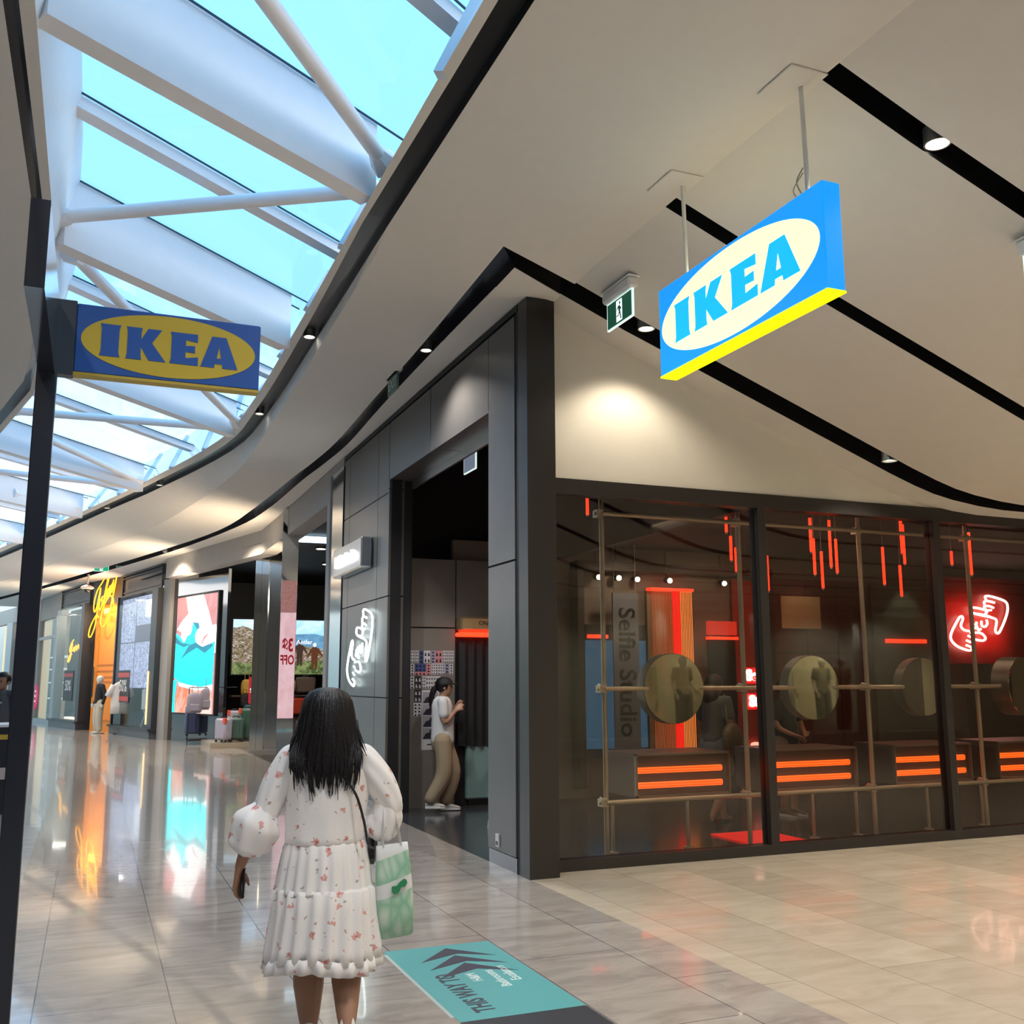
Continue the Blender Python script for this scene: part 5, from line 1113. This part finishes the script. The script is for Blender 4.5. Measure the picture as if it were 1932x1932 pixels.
# display platform and luggage
t=T('display_platform','low steel and timber plinth under the suitcases','plinth',(3.25,26.6,0))
b=MB(); b.prism([(-.55,1.0),(-.50,-.75),(.75,-1.1),(.85,.8)],(0,0,.13),(1,0,0),(0,1,0),-.13); P('plinth_body',b,mat('plinth_steel',(.45,.38,.30),.3,.5),t)
def suitcase(lab,x,y,w,d,h,col,rz=0,z=.13,corner=None):
    t=T('suitcase',lab,'suitcase',(x,y,z),rz,'suitcases in the luggage shop window')
    m=mat('suitcase_'+'%02d%02d%02d'%tuple(int(c*99) for c in col),col,.45,coat=.2)
    b=MB(); b.bbox(-w/2,w/2,-d/2,d/2,.06,h,.045); sh=P('shell',b,m,t,auto=True)
    b=MB()
    for k in range(5): xx=-w/2+.06+(w-.12)*k/4; b.bbox(xx-.012,xx+.012,-d/2-.008,-d/2+.01,.12,h-.08,.005)
    P('rib',b,m,sh)
    b=MB(); b.tube(catmull([(-.07,0,h-.005),(-.06,0,h+.03),(.06,0,h+.03),(.07,0,h-.005)],4),.012,8); P('handle',b,M_black,t)
    for sx_ in (-1,1):
        b=MB(); b.cyl((sx_*(w/2-.05),-d/2+.03,.03),(sx_*(w/2-.05)+.03,-d/2+.03,.03),.03,12); b.cyl((sx_*(w/2-.05)-.01,d/2-.03,.03),(sx_*(w/2-.05)+.02,d/2-.03,.03),.03,12); P('wheel',b,M_black,t)
    if corner:
        b=MB(); b.bbox(-w/2-.01,-w/2+.06,-d/2-.01,-d/2+.08,h-.13,h+.01,.01); P('corner_tag',b,corner,t)
RT=mat('red_tag',(.6,.08,.04),.5)
suitcase('lilac grey cabin suitcase at the front left of the plinth',3.08,26.1,.26,.42,.58,(.32,.31,.40),math.radians(30),corner=RT)
suitcase('small dark green suitcase beside the lilac one',3.38,26.2,.40,.25,.58,(.05,.10,.09))
suitcase('tall dark green suitcase with red corner tag',3.70,26.45,.46,.28,.80,(.045,.10,.08),corner=RT)
suitcase('pale lilac suitcase standing behind the green ones',3.42,26.9,.34,.25,.74,(.35,.34,.42),corner=RT)
suitcase('tall dark teal suitcase beside the steel column',3.92,27.0,.50,.3,.88,(.03,.08,.09))
suitcase('navy suitcase standing on the rack left of the plinth',2.78,28.4,.85,.3,.80,(.05,.07,.16),0,.18)
t=T('display_rack','black metal rack holding two backpacks in the shop window','rack',(2.66,27.65,0))
for x in (-.30,.42):
    b=MB(); b.cyl((x,0,.0),(x,0,1.45),.012,8); P('upright',b,M_black,t)
b=MB(); b.cyl((-.30,0,1.45),(.9,0,1.45),.012,8); P('top_bar',b,M_black,t); b=MB(); b.box(-.3,.5,-.1,.6,.10,.13); P('shelf',b,M_black,t)
def backpack(lab,x,y,z,col,s=1):
    t=T('backpack',lab,'backpack',(x,y,z),0,'backpacks in the luggage shop')
    m=mat('pack_'+'%02d%02d%02d'%tuple(int(c*99) for c in col),col,.8,bump=.2)
    b=MB(); rings=[]
    for f,k in ((0,.75),(.08,.95),(.4,1.0),(.75,.95),(.92,.75),(1,.35)): rings.append([(.17*s*k*math.copysign(abs(math.cos(a))**.6,math.cos(a)),.09*s*k*math.copysign(abs(math.sin(a))**.6,math.sin(a)),.45*s*f) for a in [2*PI*i/28 for i in range(28)]])
    b.loft(rings); P('pack_body',b,m,t,smooth=True)
    b=MB(); b.bbox(-.11*s,.11*s,-.125*s,-.07*s,.04*s,.2*s,.02*s); P('front_pocket',b,m,t)
    b=MB(); b.tube(catmull([(-.06*s,0,.44*s),(-.05*s,0,.62*s),(.05*s,0,.62*s),(.06*s,0,.44*s)],4),.008*s,6); P('strap',b,m,t)
backpack('lilac grey backpack hanging in front of the advert screen',2.50,27.60,.80,(.25,.23,.30),1.15)
backpack('second grey backpack with a small blue label on the rack',2.84,27.62,.88,(.22,.21,.26),1.25)
backpack('yellow backpack on the shelf under the landscape screen',3.98,28.9,1.23,(.62,.38,.08),.95)
backpack('small black handbag shaped backpack hanging over the suitcases',3.78,27.7,.95,(.015,.015,.018),.7)
t=T('luggage_shelf','dark shelf of boxes and bags below the landscape screen','shelf',(5.0,29.2,0))
b=MB(); b.box(-1.4,1.9,-.25,.35,1.18,1.22); P('shelf_board',b,mat('walnut',(.10,.06,.04),.5),t); b=MB(); b.box(-1.4,1.9,-.2,.35,0,.62); P('shelf_board',b,mat('walnut',(.10,.06,.04),.5),t)
for i,(x,y,w,h,z,col,lab) in enumerate(((4.28,28.95,.42,.48,.62,(.50,.33,.22),'peach hard suitcase on the low shelf'),(4.12,28.75,.28,.34,.62,(.20,.12,.08),'small brown case in front of the peach suitcase'),(5.15,29.0,.36,.42,1.22,(.42,.30,.16),'tan case on the upper shelf right of the pillar'),(5.62,29.0,.55,.50,1.22,(.13,.09,.07),'dark brown case with pale label on the upper shelf'),(5.35,28.95,.95,.52,.62,(.42,.04,.015),'large orange red case on the low shelf behind the woman'))):
    suitcase(lab,x,y,w,.25,h,col,0,z)
t=T('sale_sign','small red sale sign standing in the luggage shop','sign',(3.98,27.55,0)); b=MB(); b.box(-.13,.13,0,.02,1.03,1.72); P('red_card',b,glow('sale_red',(.5,.02,.04),.6),t); b=MB(); b.cyl((0,.01,0),(0,.01,1.03),.012,8); P('stand_pole',b,M_silver,t); b=MB(); b.cyl((0,.01,0),(0,.01,.015),.14,16); P('stand_base',b,M_silver,t)
text('sale_text','50%',.16,(0,-.003,1.36),(1,0,0),(0,0,1),glow('caption_white',(1,1,1),1.3),t,depth=.001,sx=.8)
# ---- menswear shop: grey bays, orange door, yellow script sign
M_jf=mat('slate_joinery',(.055,.06,.075),.45,coat=.2); M_jd=mat('slate_dark',(.02,.022,.03),.4)
M_or2=mat('orange_door_paint',(.78,.24,.01),.5)
def cornice(t,x0,x1,z0=4.28,z1=4.98):
    b=MB(); b.box(x0,x1,-.05,.10,z0,z1); P('fascia_panel',b,M_jf,t)
    b=MB()
    for z,d in ((z0,.12),(z0+.12,.08),(z1-.12,.10),(z1-.04,.14)): b.box(x0,x1,-d,-.05,z,z+.04)
    b.box(x0,x0+.06,-.10,-.05,z0,z1); b.box(x1-.06,x1,-.10,-.05,z0,z1); P('moulding',b,M_jd,t)
t,L_=segT('menswear_right_bay','right display bay of the menswear shop with patterned light screen','shop window',(.87,35),(1.8,31))
cornice(t,-.1,4.2)
b=MB(); b.box(.0,4.35,-.28,.3,0,.22); P('stall_riser',b,M_jf,t); b=MB(); b.box(-.05,4.4,-.34,-.0,.22,.28); P('sill',b,M_jd,t)
b=MB(); b.box(-.02,.08,-.25,.2,.28,4.28); P('corner_post',b,M_jd,t); b=MB(); b.box(3.85,4.4,-.25,.2,.28,4.28); P('corner_post',b,M_jd,t)
b=MB(); b.box(.08,3.85,-.22,-.21,.28,4.25); P('pane',b,M_glass2,t)
b=MB(); b.box(.08,3.85,.25,.30,.28,4.25); P('bay_back',b,mat('bay_grey_green',(.05,.06,.05),.7),t)
b=MB(); b.box(3.9,3.96,-.28,-.25,.4,1.9); P('lit_edge',b,glow('warm_edge',(1,.65,.3),1.6),t)
t,L_=segT('pattern_screen','tall pale lilac screen with grey wavy pattern in the right menswear bay','screen',(.87,35),(1.8,31))
b=MB(); b.box(.12,3.62,-.10,-.04,1.42,4.18); P('screen_face',b,gm('wavy_pattern',(.10,.10,.18),(.70,.74,1.0),5,1.45,3.0,(.45,.46,.70),(1,1,1.2)),t)
b=MB(); b.box(1.75,1.80,-.105,-.10,1.42,4.18); b.box(.12,3.62,-.105,-.10,2.78,2.82); b.box(1.8,3.55,-.105,-.10,2.82,3.3); P('pattern_lines',b,glow('pattern_shadow',(.20,.18,.28),.8),t)
t,L_=segT('sale_poster','dark 50 percent sale sticker in the right menswear bay','poster',(.87,35),(1.8,31))
b=MB(); b.box(.55,1.9,-.235,-.225,.98,1.95); P('dark_card',b,mat('sale_card',(.03,.03,.035),.5),t); b=MB(); b.box(.6,1.85,-.238,-.235,1.74,1.88); b.box(.6,1.85,-.238,-.235,1.02,1.16); P('red_band',b,mat('sale_red_band',(.5,.06,.06),.5),t)
text('sale_text','50%',.52,(1.22,-.238,1.46),(1,0,0),(0,0,1),mat('sale_white',(.8,.8,.8),.5),t,depth=.001)
t,L_=segT('display_bust','white shirt display stand in the right menswear bay','display stand',(.87,35),(1.8,31))
b=MB(); b.bbox(2.6,3.3,-.05,.12,.75,1.4,.05); P('shirt_form',b,M_wh,t); b=MB(); b.prism([(2.6,.28),(2.66,.28),(3.2,.8),(3.14,.8)],(0,0,0),(1,0,0),(0,0,1),.04); b.prism([(3.3,.28),(3.24,.28),(2.7,.8),(2.76,.8)],(0,.03,0),(1,0,0),(0,0,1),.04); P('trestle',b,M_wh,t)
t,L_=segT('face_advert_screen','narrow lit panel with a dark haired face beside the right bay','screen',(1.80,31),(1.9,30.55))
b=MB(); b.box(-.05,.42,-.05,0,1.35,4.35); P('panel_face',b,gm('pink_panel',(.75,.55,.65),(.85,.80,.95),1,1.0),t)
art([('hair_shape',[(.08,3.0),(.36,3.0),(.34,3.95),(.24,4.15),(.12,3.95)],glow('panel_black',(.02,.02,.03),1)),('face_shape',ell(.22,3.55,.085,.25,20),glow('panel_face_tone',(.75,.50,.48),1)),('coat_shape',[(.0,2.75),(.40,2.75),(.38,3.2),(.22,3.28),(.06,3.2)],glow('panel_grey',(.14,.13,.20),1))],t,-.052,.001)
t,L_=segT('menswear_entrance','menswear entrance with tall orange panelled door','shop entrance',(-.02,37.3),(.87,35))
b=MB(); b.box(-.1,2.5,-.05,.10,4.18,4.98); P('fascia_panel',b,M_jd,t)
b=MB(); b.box(0,2.47,.06,.14,0,4.18); P('orange_door',b,M_or2,t)
b=MB()
for q in ((.35,2.1,2.15,3.9),(.35,2.1,1.75,1.95),(.35,2.1,.35,1.6)):
    b.box(q[0],q[1],.04,.06,q[2],q[2]+.04); b.box(q[0],q[1],.04,.06,q[3],q[3]+.04); b.box(q[0],q[0]+.04,.04,.06,q[2],q[3]); b.box(q[1]-.04,q[1],.04,.06,q[2],q[3])
P('door_moulding',b,mat('orange_moulding',(.62,.17,.005),.45),t)
b=MB(); b.cyl((.22,-.02,1.1),(.22,-.02,2.1),.025,8); P('door_handle',b,M_jd,t)
lamp('AREA',(.1,35.6,3.9),26,(1,.75,.4),sx=.8,sy=.8,target=(.5,36.2,1.5),name='entrance_lamp')
# yellow script sign
t,L_=segT('script_neon_sign','glowing yellow neon script sign reading Johnny over the orange door','neon sign',(-.02,37.3),(.87,35))
M_y=glow('yellow_neon',(1,.42,.01),2.6)
st={'letter_j':[(1.05,4.98),(.85,4.85),(.50,4.62),(.30,4.25),(.32,3.98),(.45,3.95),(.62,4.20),(.80,4.70),(.78,4.5),(.62,3.9),(.50,3.45),(.20,3.12),(-.02,3.15),(.10,3.45),(.55,3.80),(.80,3.72)],
 'letter_o':[(.95,4.35),(.80,4.25),(.78,4.02),(.92,4.0),(1.02,4.2),(.98,4.38),(1.10,4.42)],
 'letter_h':[(1.12,4.10),(1.22,4.5),(1.42,5.05),(1.52,5.15),(1.46,4.95),(1.25,4.5),(1.15,4.15),(1.30,4.55),(1.42,4.6),(1.36,4.25)],
 'letter_n':[(1.44,4.28),(1.52,4.66),(1.46,4.30),(1.60,4.70),(1.66,4.66),(1.60,4.38)],
 'letter_n2':[(1.66,4.40),(1.74,4.76),(1.68,4.42),(1.82,4.80),(1.88,4.76),(1.82,4.50)],
 'letter_y':[(1.90,4.92),(1.88,4.62),(2.0,4.68),(2.15,5.02),(2.05,4.70),(1.90,4.30),(1.80,4.1)],
 'swash_loop':[(2.0,4.18),(1.92,4.35),(1.60,4.38),(1.25,4.15),(1.0,3.75),(1.05,3.45),(1.35,3.45),(1.70,3.85),(1.86,4.2),(1.85,4.35),(1.95,4.28),(2.02,4.08)]}
for nm,pts in st.items():
    b=MB(); b.tube([V((p.x*.95,-.16,p.y)) for p in catmull(pts,5)],.021,6); P('neon_stroke',b,M_y,t,smooth=True)
text('neon_word','BIGG',.20,(1.42,-.16,3.90),(1,0,0),(0,0,1),glow('yellow_core',(1,.85,.05),5),t,depth=.02,bold=.012,sx=.9)
# left bay
t,L_=segT('menswear_left_bay','left display bay of the menswear shop reflecting the hall','shop window',(-1.05,41.5),(-.1,37.6))
cornice(t,-.3,3.95)
b=MB(); b.box(-.25,3.85,-.28,.3,0,.22); P('stall_riser',b,M_jf,t); b=MB(); b.box(-.3,3.95,-.34,0,.22,.28); P('sill',b,M_jd,t)
b=MB(); b.box(3.55,3.95,-.25,.2,0,4.28); P('corner_post',b,M_jd,t)
b=MB(); b.box(-.25,3.55,-.22,-.21,.28,4.25); P('pane',b,mat('bay_reflective_glass',(.05,.06,.06),.05,coat=1),t) if False else P('pane',b,M_glass2,t)
b=MB(); b.box(-.25,3.55,.25,.30,.28,4.25); P('bay_back',b,mat('bay_brown',(.06,.05,.045),.7),t)
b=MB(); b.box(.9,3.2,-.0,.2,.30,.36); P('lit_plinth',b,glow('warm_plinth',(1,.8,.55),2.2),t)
t,L_=segT('sale_poster','dark 50 percent sale sticker in the left menswear bay','poster',(-1.05,41.5),(-.1,37.6))
b=MB(); b.box(1.55,2.9,-.235,-.225,.95,2.0); P('dark_card',b,mat('sale_card',(.03,.03,.035),.5),t); b=MB(); b.box(1.6,2.85,-.238,-.235,1.78,1.9); P('red_band',b,mat('sale_red_band',(.5,.06,.06),.5),t)
text('sale_text','50%',.52,(2.22,-.238,1.46),(1,0,0),(0,0,1),mat('sale_white',(.8,.8,.8),.5),t,depth=.001)
t,L_=segT('small_script_sign','small orange neon script inside the left menswear bay','neon sign',(-1.05,41.5),(-.1,37.6))
b=MB(); b.tube([V((p.x*.62+.7,.05,(p.y-3.9)*.42+2.66)) for p in catmull(st['letter_j'],4)],.025,6); P('neon_stroke',b,M_y,t)
b=MB(); b.tube([V((p.x,.05,p.y)) for p in catmull([(1.35,2.7),(1.5,2.85),(1.6,2.68),(1.75,2.9),(1.9,2.72),(2.1,2.92),(2.3,2.75),(2.6,2.95),(3.1,2.9)],4)],.022,6); P('neon_stroke',b,M_y,t)
lamp('AREA',(-.4,39.8,4.0),30,(1,.9,.75),sx=1,sy=1,target=(-.2,39.8,0),name='bay_lamp'); lamp('AREA',(1.35,33.2,4.1),15,(1,.9,.8),sx=.5,sy=.5,target=(1.5,33.2,0),name='bay_lamp')
# mannequins by the door
def far_mannequin(lab,x,y,rz,top,topm,troum):
    t=mannequin(lab,(x,y,0),rz,topm,troum,{'elL':(-.26,-.05,1.12),'wrL':(-.30,.02,.88)},top=top); return t
far_mannequin('mannequin in black jacket and cream trousers before the orange door',.28,34.9,math.radians(110),'long',mat('black_jacket',(.012,.012,.014),.7),mat('cream_trousers',(.50,.46,.38),.8))
t=T('hanging_shirt','white polo shirt on a stand beside the orange door','shirt',(.86,34.2,0))
b=MB(); b.loft([[ (w*math.cos(a),.08*math.sin(a),z) for a in [2*PI*i/20 for i in range(20)]] for z,w in ((.62,.26),(.9,.26),(1.2,.25),(1.45,.27),(1.55,.16),(1.60,.07))]); P('shirt_body',b,M_wh,t,smooth=True)
for s in (-1,1):
    b=MB(); b.tube([(s*.20,0,1.50),(s*.36,0,1.15)],[.09,.10],10); P('sleeve',b,M_wh,t,smooth=True)
b=MB(); b.cyl((0,0,0),(0,0,1.7),.012,8); b.cyl((0,0,0),(0,0,.02),.16,16); P('stand_pole',b,M_black,t)
# next shop with glass front
t,L_=segT('home_shop_window','pale framed shop window with shelves, left of the menswear shop','shop window',(-1.95,46),(-1.15,42))
M_pf=mat('pale_frame',(.42,.41,.40),.6)
b=MB(); b.box(-1.9,4.1,-.05,.2,4.1,4.98); P('fascia_panel',b,mat('pale_fascia',(.34,.31,.29),.7),t)
b=MB(); b.box(3.2,3.85,-.1,.2,0,4.1); P('pale_pier',b,M_pf,t); b=MB(); b.box(-1.9,3.2,-.1,.15,0,.15); P('sill',b,M_pf,t); b=MB(); b.box(-1.9,3.2,-.05,.05,3.3,3.42); P('transom',b,M_pf,t)
b=MB(); b.box(-1.9,3.2,0,.01,.15,4.1); P('pane',b,M_glass2,t)
b=MB(); b.box(-1.9,3.2,1.0,1.1,0,4.4); P('shop_back',b,gm('warm_shop_back',(.10,.07,.05),(.42,.34,.26),2.2,.55,1,(.22,.17,.13)),t)
for z in (.9,1.55,2.1,2.6):
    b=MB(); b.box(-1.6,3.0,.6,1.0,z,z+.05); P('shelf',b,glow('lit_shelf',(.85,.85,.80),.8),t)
t,L_=segT('pink_round_sticker','round pink window sticker low on the left shop glass','sticker',(-1.95,46),(-1.15,42))
b=MB(); b.prism(ell(-.9,1.0,.75,.55,30),(0,-.02,0),(1,0,0),(0,0,1),.01); P('disc',b,glow('sticker_pink',(.75,.06,.20),.6),t); b=MB(); 
for z in (.8,1.0,1.2): b.box(-1.2,-.6,-.034,-.031,z,z+.06)
P('white_lines',b,glow('caption_white',(1,1,1),1.3),t)
t,L_=segT('cream_shop_window','cream lit shop window at the far left edge','shop window',(-4.5,56),(-2.1,46.5))
b=MB(); b.box(0,9.6,-.05,.2,4.3,4.98); P('fascia_panel',b,mat('pale_fascia',(.34,.31,.29),.7),t)
for x0_,x1_ in ((3.3,4.6),(8.3,9.6)):
    b=MB(); b.box(x0_,x1_,-.1,.2,0,4.3); P('pale_pier',b,M_pf,t)
b=MB(); b.box(0,9.6,.4,.5,0,4.3); P('shop_back',b,glow('cream_back',(.80,.62,.38),.75),t); b=MB(); b.box(4.6,8.3,.1,.2,0,3.6); P('dark_opening',b,mat('maroon_opening',(.05,.02,.02),.5),t)
# camera dome
t=T('security_camera','grey dome security camera hanging from the ceiling by the script sign','security camera',(-.30,35.2,4.55))
b=MB(); b.cyl((0,0,.12),(.02,0,.48),.035,10); P('stem',b,mat('camera_grey',(.42,.36,.32),.5),t); b=MB(); b.loft([[ (r*math.cos(a),r*math.sin(a),z) for a in [2*PI*i/24 for i in range(24)]] for z,r in ((0,.16),(.03,.21),(.07,.20),(.14,.05))]); P('shade',b,mat('camera_grey',(.42,.36,.32),.5),t,auto=True)
b=MB(); b.ball((0,0,-.02),.10,8); P('lens_dome',b,M_black,t,smooth=True)
# counter behind the black post
t=T('service_counter','black counter with pale and yellow edge lines at the left edge','counter',(-1.45,14.6,0))
b=MB(); b.box(-.9,.62,-.4,.4,0,1.05); P('counter_body',b,M_jd,t); b=MB(); b.box(-.92,.64,-.42,.42,1.05,1.08); P('worktop',b,M_whitep,t); b=MB(); b.box(-.9,.62,-.41,-.4,.90,.96); P('yellow_band',b,mat('yellow_band',(.6,.40,.05),.5),t)
b=MB(); b.box(-.9,.62,-.41,-.4,.42,.56); P('paper_band',b,mat('paper_band',(.55,.45,.42),.5),t)
